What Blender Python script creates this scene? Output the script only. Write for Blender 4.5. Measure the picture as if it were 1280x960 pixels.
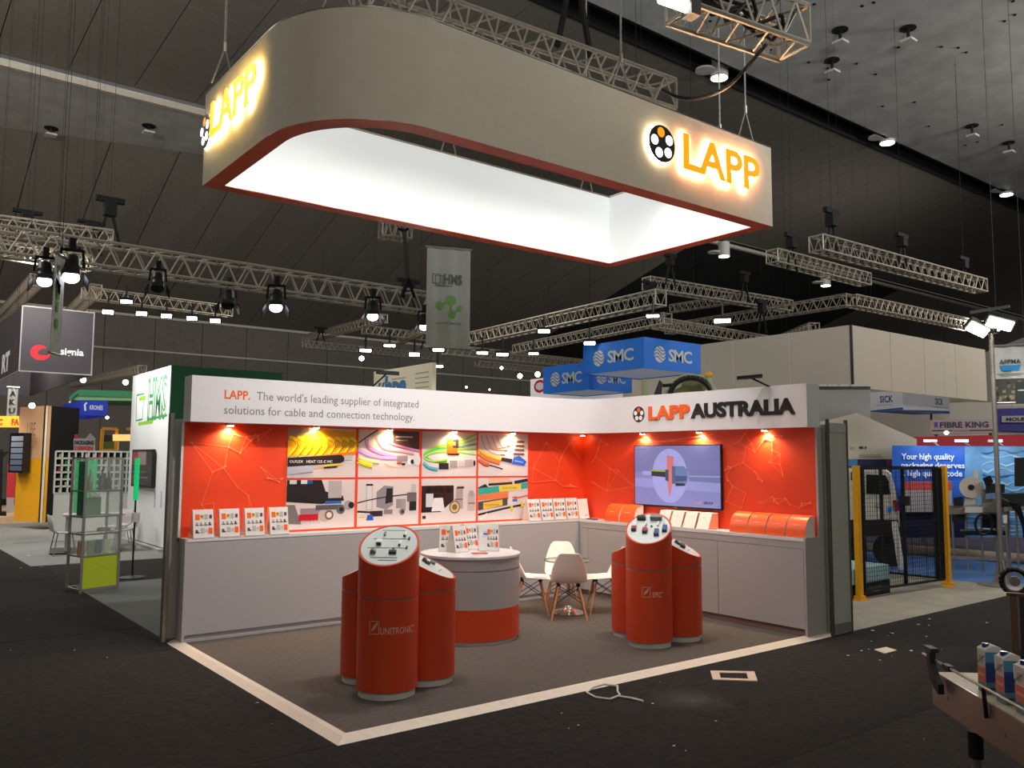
import bpy, bmesh, math, random
from mathutils import Vector, Matrix
random.seed(7)
PI = math.pi
for o in list(bpy.data.objects): bpy.data.objects.remove(o)
SC = bpy.context.scene
COL = SC.collection
# ------------------------------------------------------------------ camera
FPX, PITCH, YAW, ROLL = 1056.67, 0.0890, 0.9116, 0.0055
CAM = Vector((-2.7125, -5.4085, 1.9432))
_f = Vector((math.cos(YAW)*math.cos(PITCH), math.sin(YAW)*math.cos(PITCH), math.sin(PITCH)))
_r = _f.cross(Vector((0, 0, 1))).normalized(); _u = _r.cross(_f)
CR = _r*math.cos(ROLL) + _u*math.sin(ROLL); CU = -_r*math.sin(ROLL) + _u*math.cos(ROLL); CF = _f
cd = bpy.data.cameras.new('camera'); cam = bpy.data.objects.new('camera', cd); COL.objects.link(cam)
cd.sensor_fit = 'HORIZONTAL'; cd.sensor_width = 36; cd.lens = 36*FPX/1280; cd.clip_start = .05; cd.clip_end = 400
cam.matrix_world = Matrix(((CR.x, CU.x, -CF.x, CAM.x), (CR.y, CU.y, -CF.y, CAM.y), (CR.z, CU.z, -CF.z, CAM.z), (0, 0, 0, 1)))
SC.camera = cam
# ------------------------------------------------------------------ world, exposure, hall lamps, added ceiling fill
SC.view_settings.view_transform = 'Standard'; SC.view_settings.look = 'None'
SC.view_settings.exposure = 0.0; SC.view_settings.gamma = 1.0
W_ = bpy.data.worlds.new('hall_air'); SC.world = W_; W_.use_nodes = True
W_.node_tree.nodes['Background'].inputs[0].default_value = (1.0, .96, .88, 1)
W_.node_tree.nodes['Background'].inputs[1].default_value = 0.10
def area(name, loc, target, size, power, col=(1, .95, .86), spread=180):
    l = bpy.data.lights.new(name, 'AREA'); l.shape = 'DISK'; l.size = size; l.energy = power; l.color = col; l.spread = math.radians(spread)
    o = bpy.data.objects.new(name, l); COL.objects.link(o); o.location = loc
    o.rotation_euler = (Vector(target)-Vector(loc)).to_track_quat('-Z', 'Y').to_euler(); return o
def spot(name, loc, target, power, angle, col=(1, .75, .45), blend=.6, size=.02):
    l = bpy.data.lights.new(name, 'SPOT'); l.energy = power; l.color = col; l.spot_size = math.radians(angle); l.spot_blend = blend; l.shadow_soft_size = size
    o = bpy.data.objects.new(name, l); COL.objects.link(o); o.location = loc
    o.rotation_euler = (Vector(target)-Vector(loc)).to_track_quat('-Z', 'Y').to_euler(); return o
area('hall_high_bay_lamp', (-6, -12, 11), (4, 6, 3), 4, 300)
area('hall_high_bay_lamp', (8, -12, 12), (6, 4, 3), 4, 200)
area('hall_high_bay_lamp', (30, -2, 13), (24, 10, 2), 5, 1600)
area('hall_high_bay_lamp', (-8, 16, 13), (2, 20, 0), 5, 900)
area('ceiling_fill_light', (4, -9, 7.5), (16, 2, 15), 2, 650, (.97, 1, 1), 120)  # unseen fill lights added to brighten the ceiling, no fittings there
area('ceiling_fill_light', (-7, 6, 8), (2, 24, 14), 2, 520, (1, .98, .95), 120)
area('ceiling_fill_light', (34, 10, 7), (34, 30, 14), 2, 220, (1, .95, .88), 120)
area('hall_high_bay_lamp', (12, 22, 12.5), (10, 18, 0), 4, 700)

# ------------------------------------------------------------------ pixel -> place helpers (frame 1280x960)
def ray(x, y): return CR*((x-640)/FPX) - CU*((y-480)/FPX) + CF
def gz(x, y, z=0.0): d = ray(x, y); return CAM + d*((z-CAM.z)/d.z)
def gx(x, y, X): d = ray(x, y); return CAM + d*((X-CAM.x)/d.x)
def gy(x, y, Y): d = ray(x, y); return CAM + d*((Y-CAM.y)/d.y)
def gd(x, y, D): d = ray(x, y); return CAM + d*(D/math.hypot(d.x, d.y))
V = Vector
X_, Y_, Z_ = V((1, 0, 0)), V((0, 1, 0)), V((0, 0, 1))

# ------------------------------------------------------------------ materials
def lin(c):
    return tuple(((v/255)/12.92 if v/255 <= .04045 else ((v/255+.055)/1.055)**2.4) for v in c)
MATS = {}
def mat(name, rgb, rough=.5, metal=0, var=.06, scale=30, bump=0, emit=0, ecol=None, alpha=1, trans=0, spec=.5, coat=0):
    if name in MATS: return MATS[name]
    m = bpy.data.materials.new(name); m.use_nodes = True; nt = m.node_tree; b = nt.nodes['Principled BSDF']
    c = lin(rgb)
    if var:
        tc = nt.nodes.new('ShaderNodeTexCoord'); n = nt.nodes.new('ShaderNodeTexNoise'); n.inputs['Scale'].default_value = scale; n.inputs['Detail'].default_value = 4
        nt.links.new(tc.outputs['Object'], n.inputs['Vector'])
        r = nt.nodes.new('ShaderNodeMapRange'); r.inputs[1].default_value = .3; r.inputs[2].default_value = .7; r.inputs[3].default_value = 1-var; r.inputs[4].default_value = 1+var
        nt.links.new(n.outputs[0], r.inputs[0])
        mx = nt.nodes.new('ShaderNodeVectorMath'); mx.operation = 'SCALE'; mx.inputs[0].default_value = c
        nt.links.new(r.outputs[0], mx.inputs['Scale']); nt.links.new(mx.outputs[0], b.inputs['Base Color'])
        if bump:
            bp = nt.nodes.new('ShaderNodeBump'); bp.inputs['Strength'].default_value = bump; bp.inputs['Distance'].default_value = .01
            nt.links.new(n.outputs[0], bp.inputs['Height']); nt.links.new(bp.outputs[0], b.inputs['Normal'])
    else: b.inputs['Base Color'].default_value = (*c, 1)
    b.inputs['Roughness'].default_value = rough; b.inputs['Metallic'].default_value = metal
    b.inputs['Specular IOR Level'].default_value = spec
    if coat: b.inputs['Coat Weight'].default_value = coat; b.inputs['Coat Roughness'].default_value = .08
    if emit:
        b.inputs['Emission Color'].default_value = (*lin(ecol or rgb), 1); b.inputs['Emission Strength'].default_value = emit
    if alpha < 1: b.inputs['Alpha'].default_value = alpha
    if trans: b.inputs['Transmission Weight'].default_value = trans
    MATS[name] = m; return m
def print_mat(name='flat_print', rough=.45, emit=0, coat=0):
    if name in MATS: return MATS[name]
    m = bpy.data.materials.new(name); m.use_nodes = True; nt = m.node_tree; b = nt.nodes['Principled BSDF']
    a = nt.nodes.new('ShaderNodeAttribute'); a.attribute_name = 'ink'
    n = nt.nodes.new('ShaderNodeTexNoise'); n.inputs['Scale'].default_value = 60
    r = nt.nodes.new('ShaderNodeMapRange'); r.inputs[3].default_value = .92; r.inputs[4].default_value = 1.08; nt.links.new(n.outputs[0], r.inputs[0])
    mx = nt.nodes.new('ShaderNodeVectorMath'); mx.operation = 'SCALE'
    nt.links.new(a.outputs['Color'], mx.inputs[0]); nt.links.new(r.outputs[0], mx.inputs['Scale']); nt.links.new(mx.outputs[0], b.inputs['Base Color'])
    b.inputs['Roughness'].default_value = rough
    if coat: b.inputs['Coat Weight'].default_value = coat
    if emit: nt.links.new(a.outputs['Color'], b.inputs['Emission Color']); b.inputs['Emission Strength'].default_value = emit
    MATS[name] = m; return m
M = dict(
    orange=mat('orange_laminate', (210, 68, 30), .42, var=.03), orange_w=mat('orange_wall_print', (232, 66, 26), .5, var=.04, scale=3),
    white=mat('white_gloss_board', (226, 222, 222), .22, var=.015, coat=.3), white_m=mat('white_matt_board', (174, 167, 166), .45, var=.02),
    sign=mat('sign_fabric', (228, 218, 198), .75, var=.03, scale=8, bump=.05), rim=mat('sign_rim_orange', (216, 92, 58), .25, var=.08, scale=4),
    glow_panel=mat('fabric_added_glow', (205, 207, 205), .7, var=0, emit=.48, ecol=(246, 248, 246)),  # plain white skin; glow put into its material in place of lamp light
    alu=mat('brushed_aluminium', (168, 164, 156), .38, metal=.8, var=.08, scale=60), truss=mat('truss_aluminium', (168, 160, 146), .5, metal=.4, var=.1),
    chrome=mat('chrome', (220, 220, 220), .12, metal=1, var=.03), black=mat('black_plastic', (18, 18, 18), .45, var=.2), blackm=mat('black_steel', (26, 26, 27), .5, metal=.3, var=.2),
    dark=mat('charcoal_carpet', (49, 46, 44), .95, var=.22, scale=14, bump=.6, spec=.1), boothc=mat('taupe_booth_carpet', (94, 86, 80), .95, var=.12, scale=24, bump=.5, spec=.1),
    greyc=mat('grey_carpet', (112, 114, 112), .95, var=.12, scale=120, bump=.5, spec=.1), lgreyc=mat('light_grey_carpet', (134, 134, 131), .95, var=.1, scale=120, bump=.4, spec=.1),
    conc=mat('bare_concrete', (150, 144, 130), .8, var=.14, scale=3, bump=.2), bluec=mat('blue_carpet', (88, 122, 176), .9, var=.08, scale=60, spec=.1), purple=mat('dark_purple_carpet', (48, 46, 74), .9, var=.1),
    ramp=mat('cream_ramp_trim', (232, 214, 196), .5, var=.05, scale=20), shell=mat('grey_shell_panel', (176, 178, 166), .55, var=.03, scale=6),
    ceil=mat('painted_ceiling', (196, 198, 194), .55, var=.16, scale=1.1, bump=.1), acou=mat('acoustic_panel', (120, 114, 104), .8, var=.08, scale=5), acou2=mat('acoustic_wall_panel', (112, 107, 99), .8, var=.08, scale=4),
    void=mat('black_recess', (14, 14, 16), .9, var=.1), trim=mat('pale_trim', (200, 192, 176), .6, var=.05), lamp=mat('lamp_glass', (255, 255, 250), .3, var=0, emit=14, ecol=(255, 250, 240)),
    lampc=mat('discharge_lamp', (255, 255, 255), .3, var=0, emit=9, ecol=(235, 230, 255)), hot=mat('halogen_lamp', (255, 240, 200), .3, var=0, emit=30, ecol=(255, 225, 160)),
    pane=mat('showcase_pane', (225, 240, 235), .06, var=0, alpha=.13), glass=mat('clear_glass', (235, 245, 240), .04, var=0, trans=1, alpha=.35), acryl=mat('clear_acrylic', (226, 208, 200), .12, var=0, alpha=.45), oak=mat('beech_wood', (190, 128, 84), .5, var=.2, scale=25),
    shellw=mat('white_plastic_seat', (244, 234, 222), .35, var=.02), steel=mat('stainless_steel', (176, 168, 160), .35, metal=.75, var=.1, scale=12),
    silver=mat('silver_band', (176, 156, 146), .35, metal=.7, var=.05), plate=mat('grey_display_plate', (206, 212, 208), .35, var=.02), plinth=mat('pale_grey_plinth', (206, 204, 196), .5, var=.03),
    green=mat('dark_green_panel', (8, 84, 48), .6, var=.05), towerw=mat('white_tower_panel', (232, 234, 232), .5, var=.02), yellow=mat('yellow_paint', (238, 168, 20), .45, var=.06),
    blue=mat('blue_fabric', (24, 112, 214), .6, var=.05, emit=.10), lime=mat('lime_panel', (176, 190, 30), .5, var=.06), emgreen=mat('green_glass', (20, 160, 90), .2, var=.05, alpha=.6, emit=.55),
    wood=mat('pale_timber_deck', (222, 186, 148), .55, var=.1, scale=8), cream=mat('cream_board', (226, 214, 186), .5, var=.03), red=mat('red_fabric', (196, 40, 48), .6, var=.06),
    paper=mat('white_paper', (226, 220, 214), .6, var=.04), cable=mat('steel_cable', (150, 146, 138), .5, metal=.4, var=.05), tan=mat('tan_panel', (214, 168, 128), .5, var=.05),
    screen=mat('dark_screen', (24, 26, 30), .15, var=.1), leaf=mat('sage_leaf', (176, 184, 140), .6, var=.15), beige=mat('hessian_roll', (168, 146, 118), .85, var=.15, scale=40),
    navy=mat('navy_print', (16, 22, 70), .6, var=.05), skyb=mat('pale_blue_wrap', (176, 214, 226), .35, var=.05), purp=mat('violet_sign', (60, 48, 130), .5, var=.1),
    tent=mat('white_marquee_canvas', (204, 192, 172), .7, var=.04), vanw=mat('white_car_paint', (206, 200, 190), .3, var=.03, coat=.5), amber=mat('amber_glass', (150, 70, 40), .3, var=.3), olive=mat('olive_glass', (96, 110, 40), .2, var=.2),
)
PRT = print_mat(); PRTG = print_mat('gloss_print', .25, coat=.3); PRTE = print_mat('screen_print', .3, emit=.42)

# ------------------------------------------------------------------ object helpers
ORG = {}
def empty(name, loc, label=None, cat=None, group=None, kind=None, rz=0):
    o = bpy.data.objects.new(name, None); COL.objects.link(o); o.location = loc; o.empty_display_size = .1
    ORG[o.name] = V(loc); tag(o, label, cat, group, kind); return o
def tag(o, label=None, cat=None, group=None, kind=None):
    if label: o['label'] = label
    if cat: o['category'] = cat
    if group: o['group'] = group
    if kind: o['kind'] = kind
    return o
def org(o):
    return ORG.get(o.name, V((0, 0, 0))) if o else V((0, 0, 0))
class MB:
    def __init__(s): s.v = []; s.f = []; s.c = []
    def add(s, vs, fs, col=None):
        k = len(s.v); s.v += [V(p) for p in vs]; s.f += [tuple(i+k for i in f) for f in fs]; s.c += [col]*len(fs); return s
    def box(s, a, b, col=None):
        x0, y0, z0 = a; x1, y1, z1 = b
        return s.add([(x0, y0, z0), (x1, y0, z0), (x1, y1, z0), (x0, y1, z0), (x0, y0, z1), (x1, y0, z1), (x1, y1, z1), (x0, y1, z1)],
                     [(3, 2, 1, 0), (4, 5, 6, 7), (0, 1, 5, 4), (1, 2, 6, 5), (2, 3, 7, 6), (3, 0, 4, 7)], col)
    def obox(s, o, ex, ey, ez, col=None):   # o corner, three edge vectors
        o, ex, ey, ez = V(o), V(ex), V(ey), V(ez)
        vs = [o, o+ex, o+ex+ey, o+ey, o+ez, o+ex+ez, o+ex+ey+ez, o+ey+ez]
        return s.add(vs, [(3, 2, 1, 0), (4, 5, 6, 7), (0, 1, 5, 4), (1, 2, 6, 5), (2, 3, 7, 6), (3, 0, 4, 7)], col)
    def cbox(s, c, ex, ey, ez, sx, sy, sz, col=None):
        c, ex, ey, ez = V(c), V(ex).normalized()*sx, V(ey).normalized()*sy, V(ez).normalized()*sz
        return s.obox(c-(ex+ey+ez)/2, ex, ey, ez, col)
    def bar(s, p, q, w, h=None, col=None, up=None):
        p, q = V(p), V(q); d = (q-p)
        u = V(up) if up else (Z_ if abs(d.normalized().z) < .95 else X_)
        a = d.cross(u).normalized(); b = a.cross(d).normalized(); h = h or w
        return s.obox(p-a*w/2-b*h/2, d, a*w, b*h, col)
    def cyl(s, p, q, r, n=10, r2=None, cap=True, col=None):
        p, q = V(p), V(q); d = (q-p).normalized(); u = Z_ if abs(d.z) < .95 else X_
        a = d.cross(u).normalized(); b = a.cross(d); r2 = r if r2 is None else r2
        vs = [p+(a*math.cos(t)+b*math.sin(t))*r for t in [2*PI*i/n for i in range(n)]] + [q+(a*math.cos(t)+b*math.sin(t))*r2 for t in [2*PI*i/n for i in range(n)]]
        fs = [(i, (i+1) % n, n+(i+1) % n, n+i) for i in range(n)]
        if cap: fs += [tuple(range(n-1, -1, -1)), tuple(range(n, 2*n))]
        return s.add(vs, fs, col)
    def tube(s, pts, r, n=6, col=None):
        for a, b in zip(pts[:-1], pts[1:]): s.cyl(a, b, r, n, cap=True, col=col)
        return s
    def prism(s, poly, z0, z1, col=None):
        n = len(poly); ar = sum(poly[i][0]*poly[(i+1) % n][1]-poly[(i+1) % n][0]*poly[i][1] for i in range(n))
        if ar < 0: poly = poly[::-1]
        vs = [(x, y, z0) for x, y in poly] + [(x, y, z1) for x, y in poly]
        return s.add(vs, [tuple(range(n-1, -1, -1)), tuple(range(n, 2*n))] + [(i, (i+1) % n, n+(i+1) % n, n+i) for i in range(n)], col)
    def slab(s, pts, ext, col=None):   # polygon in space pushed along ext
        n = len(pts); pts = [V(p) for p in pts]; e = V(ext)
        nn = (pts[1]-pts[0]).cross(pts[2]-pts[1])
        if nn.dot(e) > 0: pts = pts[::-1]
        return s.add(pts + [p+e for p in pts], [tuple(range(n)), tuple(range(2*n-1, n-1, -1))] + [((i+1) % n, i, n+i, n+(i+1) % n) for i in range(n)], col)
    def lathe(s, prof, c=(0, 0), n=40, col=None):
        k = len(prof); vs = []
        for i in range(n):
            t = 2*PI*i/n; vs += [(c[0]+r*math.cos(t), c[1]+r*math.sin(t), z) for r, z in prof]
        fs = []
        for i in range(n):
            j = (i+1) % n
            fs += [(i*k+q, j*k+q, j*k+q+1, i*k+q+1) for q in range(k-1)]
        return s.add(vs, fs, col)
    def sphere(s, c, r, n=10, m=6, col=None, sc=(1, 1, 1)):
        c = V(c); vs = [c+V((0, 0, -r*sc[2]))]
        for i in range(1, m):
            ph = -PI/2+PI*i/m
            vs += [c+V((r*sc[0]*math.cos(ph)*math.cos(2*PI*j/n), r*sc[1]*math.cos(ph)*math.sin(2*PI*j/n), r*sc[2]*math.sin(ph))) for j in range(n)]
        vs.append(c+V((0, 0, r*sc[2]))); fs = [(0, 1+(j+1) % n, 1+j) for j in range(n)]
        for i in range(m-2):
            for j in range(n): a = 1+i*n; fs.append((a+j, a+(j+1) % n, a+n+(j+1) % n, a+n+j))
        t = 1+(m-2)*n; fs += [(t+j, t+(j+1) % n, len(vs)-1) for j in range(n)]
        return s.add(vs, fs, col)
    def build(s, name, m, parent=None, smooth=False, label=None, cat=None, group=None, kind=None, o0=None, bevel=0):
        if parent is not None: o0 = org(parent)
        elif o0 is None:
            o0 = V((sum(p.x for p in s.v)/len(s.v), sum(p.y for p in s.v)/len(s.v), min(p.z for p in s.v)))
        else: o0 = V(o0)
        me = bpy.data.meshes.new(name); me.from_pydata([tuple(p-o0) for p in s.v], [], s.f)
        me.materials.append(m)
        if any(c is not None for c in s.c):
            at = me.color_attributes.new('ink', 'FLOAT_COLOR', 'CORNER'); k = 0
            for f, c in zip(s.f, s.c):
                cc = (*lin(c or (255, 255, 255)), 1)
                for _ in f: at.data[k].color = cc; k += 1
        me.validate(); me.update()
        if smooth:
            me.polygons.foreach_set('use_smooth', [True]*len(me.polygons))
            try: me.set_sharp_from_angle(angle=math.radians(40))
            except Exception: pass
        o = bpy.data.objects.new(name, me); COL.objects.link(o)
        if parent is not None: o.parent = parent; ORG[o.name] = o0
        else: o.location = o0; ORG[o.name] = o0
        if bevel:
            b = o.modifiers.new('bevel', 'BEVEL'); b.width = bevel; b.segments = 2; b.limit_method = 'ANGLE'
        return tag(o, label, cat, group, kind)
def copy_tree(o, parent=None):
    c = o.copy(); COL.objects.link(c); c.parent = parent
    for ch in [k for k in bpy.data.objects if k.parent == o]: copy_tree(ch, c)
    return c
class FR:   # flat frame: origin, right direction, up direction; normal towards the viewer
    def __init__(s, o, x=X_, u=Z_): s.o = V(o); s.x = V(x).normalized(); s.u = V(u).normalized(); s.n = s.x.cross(s.u)
    def __call__(s, a, b, w=0): return s.o + s.x*a + s.u*b + s.n*w
def fy(y, x0=0, z0=0): return FR((x0, y, z0), X_)         # faces -y
def fx(x, y0=0, z0=0): return FR((x, y0, z0), -Y_)        # faces -x, right = -y
FONT = {}
def text_mesh(s, bold=0.0, ext=0.0, res=3, sp=1.0, shear=0):
    k = (s, bold, ext, res, sp, shear)
    if k not in FONT:
        cu = bpy.data.curves.new('t', 'FONT'); cu.body = s; cu.size = 1; cu.offset = bold; cu.extrude = ext; cu.resolution_u = res; cu.space_character = sp; cu.shear = shear
        ob = bpy.data.objects.new('t', cu); me = bpy.data.meshes.new_from_object(ob)
        FONT[k] = ([v.co.copy() for v in me.vertices], [tuple(p.vertices) for p in me.polygons])
        bpy.data.objects.remove(ob); bpy.data.meshes.remove(me); bpy.data.curves.remove(cu)
    return FONT[k]
_h = [v.y for v in text_mesh('H')[0]]; CAPH = max(_h)-min(_h)
class PR:   # flat print made of thin coloured shapes
    def __init__(s, fr, w0=.0008): s.fr = fr; s.mb = MB(); s.k = 0; s.w0 = w0; s.fn = None
    def _w(s): s.k += 1; return s.w0 + s.k*.00012
    def poly(s, pts, col):
        w = s._w(); ar = sum(pts[i][0]*pts[(i+1) % len(pts)][1]-pts[(i+1) % len(pts)][0]*pts[i][1] for i in range(len(pts)))
        if ar < 0: pts = pts[::-1]
        f = s.fn or s.fr; s.mb.add([f(a, b, w) for a, b in pts], [tuple(range(len(pts)))], col); return s
    def rect(s, x0, y0, x1, y1, col): return s.poly([(x0, y0), (x1, y0), (x1, y1), (x0, y1)], col)
    def circ(s, x, y, r, col, n=20, ry=None):
        ry = ry or r; return s.poly([(x+r*math.cos(2*PI*i/n), y+ry*math.sin(2*PI*i/n)) for i in range(n)], col)
    def line(s, pts, w, col):
        wz = s._w(); f = s.fn or s.fr
        L = []; R = []
        for i, p in enumerate(pts):
            a = pts[max(0, i-1)]; b = pts[min(len(pts)-1, i+1)]; dx, dy = b[0]-a[0], b[1]-a[1]; l = math.hypot(dx, dy) or 1
            ww = w[i] if isinstance(w, (list, tuple)) else w
            L.append((p[0]-dy/l*ww/2, p[1]+dx/l*ww/2)); R.append((p[0]+dy/l*ww/2, p[1]-dx/l*ww/2))
        n = len(pts); s.mb.add([f(a, b, wz) for a, b in L+R], [(n+i, n+i+1, i+1, i) for i in range(n-1)], col); return s
    def text(s, t, x, y, h, col, w=None, bold=0, sp=1.0, res=2, shear=0):   # h = cap height, w = total width
        vs, fs = text_mesh(t, bold, 0, res, sp, shear); x0 = min(v.x for v in vs); x1 = max(v.x for v in vs); sy = h/CAPH; sx = w/(x1-x0) if w else sy
        wz = s._w(); f = s.fn or s.fr; s.mb.add([f(x+(v.x-x0)*sx, y+v.y*sy, wz) for v in vs], fs, col); return s
    def build(s, name, parent, m=None, **k): return s.mb.build(name, m or PRT, parent, **k)
def text3d(t, fr, x, y, h, depth, w=None, bold=0, sp=1.0, w0=0, res=4, shear=0):
    vs, fs = text_mesh(t, bold, .5, res, sp, shear); x0 = min(v.x for v in vs); x1 = max(v.x for v in vs); sy = h/CAPH; sx = w/(x1-x0) if w else sy
    mb = MB(); mb.add([fr(x+(v.x-x0)*sx, y+v.y*sy, w0+(v.z+.5)*depth) for v in vs], fs); return mb
def split_letters(mb, name, m, parent, **k):
    par_ = list(range(len(mb.v)))
    def find(a):
        while par_[a] != a: par_[a] = par_[par_[a]]; a = par_[a]
        return a
    for f in mb.f:
        for b in f[1:]: par_[find(b)] = find(f[0])
    comp = {}
    for f in mb.f: comp.setdefault(find(f[0]), []).append(f)
    for fs in comp.values():
        ids = sorted({i for f in fs for i in f}); mp = {a: b for b, a in enumerate(ids)}
        MB().add([mb.v[i] for i in ids], [tuple(mp[i] for i in f) for f in fs]).build(name, m, parent, **k)
def arc(cx, cy, r, a0, a1, n): return [(cx+r*math.cos(math.radians(a0+(a1-a0)*i/n)), cy+r*math.sin(math.radians(a0+(a1-a0)*i/n))) for i in range(n+1)]
OR = (240, 90, 25); GR = (120, 116, 118); BK = (28, 26, 28); WH = (240, 236, 234)

# =================================================================== THE HALL
def structure(name, mb, m, **k): return mb.build(name, m, None, kind='structure', **k)
fl = structure('floor', MB().box((-22, -22, -.2), (80, 60, 0)), M['dark'])
# runs of dark carpet laid side by side (thin, each a part of the floor)
k = 0
for i in range(-7, 1):
    y1 = i*2.0; dz = .002 + .0012*(i % 2)
    MB().box((-12, y1-1.995, 0), (16, y1-.01, dz)).build('carpet_run', mat('charcoal_carpet_%s' % ('b' if i % 2 else 'a'), (52, 48, 46) if i % 2 else (47, 43, 41), .95, var=.22, scale=14, bump=.8, spec=.08), fl)
for i in range(3):
    MB().box((-8, .02+i*5, 0), (-.02, 4.98+i*5, .003)).build('carpet_run', MATS['charcoal_carpet_a'], fl)
def patch(name, pts, m, z1, label=None):
    return MB().prism([(p.x, p.y) if hasattr(p, 'x') else p for p in pts], 0, z1).build(name, m, fl, label=label)
patch('carpet_patch', [(.02, 4.2), (5.9, 4.2), (7.5, 9.2), (.02, 8.9)], M['greyc'], .006, 'mid grey carpet behind the stand')
patch('carpet_patch', [(.02, 8.92), (8, 9.22), (8, 11.7), (.02, 11.85)], M['dark'], .004, 'dark carpet aisle')
patch('carpet_patch', [(-.12, 11.87), (10, 11.7), (10, 25), (-.3, 25)], M['lgreyc'], .006, 'light grey carpet by the white tower')
patch('concrete_patch', [(6.05, .02), (11.9, .1), (16, -4), (16.5, -4), (11.75, 1.0), (11.95, 8), (6.05, 8)], M['conc'], .003, 'bare concrete floor beside the gate')
patch('carpet_patch', [(11.72, .95), (13.5, -2.2), (18, -2.2), (15.6, 2), (15.6, 9), (12.0, 9)], M['bluec'], .005, 'bright blue carpet')
patch('carpet_patch', [(15.3, -1), (30, -3), (30, 12), (15.2, 9)], M['purple'], .004, 'dark violet carpet')
# far wall: two tiers of tall panels
wl = structure('wall_far', MB().box((-24, 40.1, 0), (80, 40.5, 9.2)), M['void'])
for i in range(43):
    x = -22+i*2.4
    MB().box((x, 40.0, 0), (x+2.37, 40.1, 7.35)).build('wall_panel', M['acou2'], wl)
    MB().box((x, 40.0, 7.42), (x+2.37, 40.1, 9.08)).build('wall_panel', M['acou2'], wl)
structure('trim_1', MB().box((-22, 39.93, 7.34), (80, 40.06, 7.42)), M['trim'])
structure('trim_2', MB().box((-22, 39.9, 9.07), (80, 40.06, 9.2)), M['trim'])
# sloping acoustic panels from the soffit down to the far wall
def soff(x): return 30.15-.272*x if x < 22 else 24.2
bk = MB()
for i in range(43):
    xa = -22+i*2.4; xb = xa+2.4; bk.slab([(xa, 40.3, 9.4), (xb, 40.3, 9.4), (xb, soff(xb)+.2, 14.3), (xa, soff(xa)+.2, 14.3)], (0, .1, .15))
slp = structure('wall_slope', bk, M['void'])
for i in range(43):
    x = -22+i*2.4; xa, xb = x, x+2.36
    ya, yb = soff(xa), soff(xb)
    m = M['void'] if 31 < x < 53 else M['acou']
    MB().slab([(xa, 40.05, 9.2), (xb, 40.05, 9.2), (xb, yb, 14), (xa, ya, 14)], (0, .1, .15)).build('acoustic_panel', m, slp)
# flat soffit behind the pale edge trim
sf = MB().slab([(-24, 24.1, 14), (22, 24.1, 14), (22, 24.25, 14), (-24, 36.6, 14)], (0, 0, .2)); structure('ceiling_soffit', sf, M['ceil'])
structure('trim_3', MB().box((-24, 24.0, 13.93), (80, 24.1, 14.10)).box((-24, 24.1, 13.93), (80, 24.22, 13.97)), M['trim'])
# upper dark panels between the trim and the lamp slot
up = structure('ceiling_upper', MB().slab([(-24, 12.3, 15.3), (80, 12.3, 15.3), (80, 24.2, 14.65), (-24, 24.2, 14.65)], (0, 0, .3)), M['void'])
for i in range(52):
    x = -24+i*2.0
    for a, b in ((0, .5), (.503, 1)):
        ya, yb = 12.55+11.5*a, 12.55+11.5*b; za, zb = 15.05-.75*a, 15.05-.75*b
        MB().slab([(x, ya, za), (x+1.97, ya, za), (x+1.97, yb, zb), (x, yb, zb)], (0, 0, .08)).build('acoustic_panel', M['acou'], up)
structure('ceiling_slot', MB().box((-24, 11.6, 15.9), (80, 12.6, 16.0)).box((-24, 11.55, 15.0), (80, 11.65, 16)).box((-24, 12.5, 15.02), (80, 12.6, 16)), M['void'])
# main painted ceiling with small drill holes and downlights
ce = structure('ceiling', MB().box((-24, -14, 15), (80, 11.6, 15.2)), M['ceil'])
hb = MB()
for i in range(60):
    p = gz(random.uniform(700, 1280), random.uniform(-10, 230), 14.995)
    if p.y < 11 and -14 < p.y and p.x < 60: hb.cyl(p-V((0, 0, .02)), p+V((0, 0, .01)), .05, 8)
hb.build('drill_hole', M['void'], ce, kind='stuff')
def ceiling_lamp(px, py, z, on, lab, drop=.12, r=.22):
    p = gz(px, py, z); t = empty('ceiling_light', (p.x, p.y, z-drop), lab, 'ceiling light', 'lights on the hall ceiling')
    if on == 2:
        MB().cyl((p.x, p.y, z-drop), (p.x, p.y, z+.6), r, 16).build('housing', M['plinth'], t)
        MB().cyl((p.x, p.y, z-drop-.02), (p.x, p.y, z-drop), r*.9, 16).build('lamp', M['lamp'], t)
        MB().cyl((p.x-.62, p.y+.1, z-drop+.1), (p.x-.62, p.y+.1, z-drop+.16), r*1.1, 16).build('reflector', M['plinth'], t)
        MB().bar((p.x-.62, p.y+.1, z-drop+.16), (p.x, p.y, z-drop+.3), .04).build('arm', M['plinth'], t)
    else:
        MB().box((p.x-r*.9, p.y-r*.9, z-drop), (p.x+r*.9, p.y+r*.9, z-drop+.07)).build('housing', M['plinth'], t)
        MB().cyl((p.x, p.y, z-drop+.07), (p.x, p.y, z), .05, 8).build('stem', M['black'], t)
        MB().cyl((p.x, p.y, z-.03), (p.x, p.y, z), r*1.2, 14).build('ceiling_hole', M['void'], t)
for px, py, lab in ((1050, 37, 'round white ceiling light left of the other one near the top edge'), (1135, 35, 'square white ceiling light nearest the top edge of the right side'), (1040, 75, 'square white ceiling light below the truss end at top right'),
                    (1215, 157, 'square white ceiling light on the right half of the grey ceiling'), (1261, 178, 'square white ceiling light closest to the right edge')):
    ceiling_lamp(px, py, 15, 1, lab, .45, .2)
for px, py, lab in ((64, 160, 'small light on the grey soffit, left of the hanging sign'), (186, 157, 'square white light on the grey soffit beside the hanging sign')):
    ceiling_lamp(px, py, 14, 1, lab, .3, .2)
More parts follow.
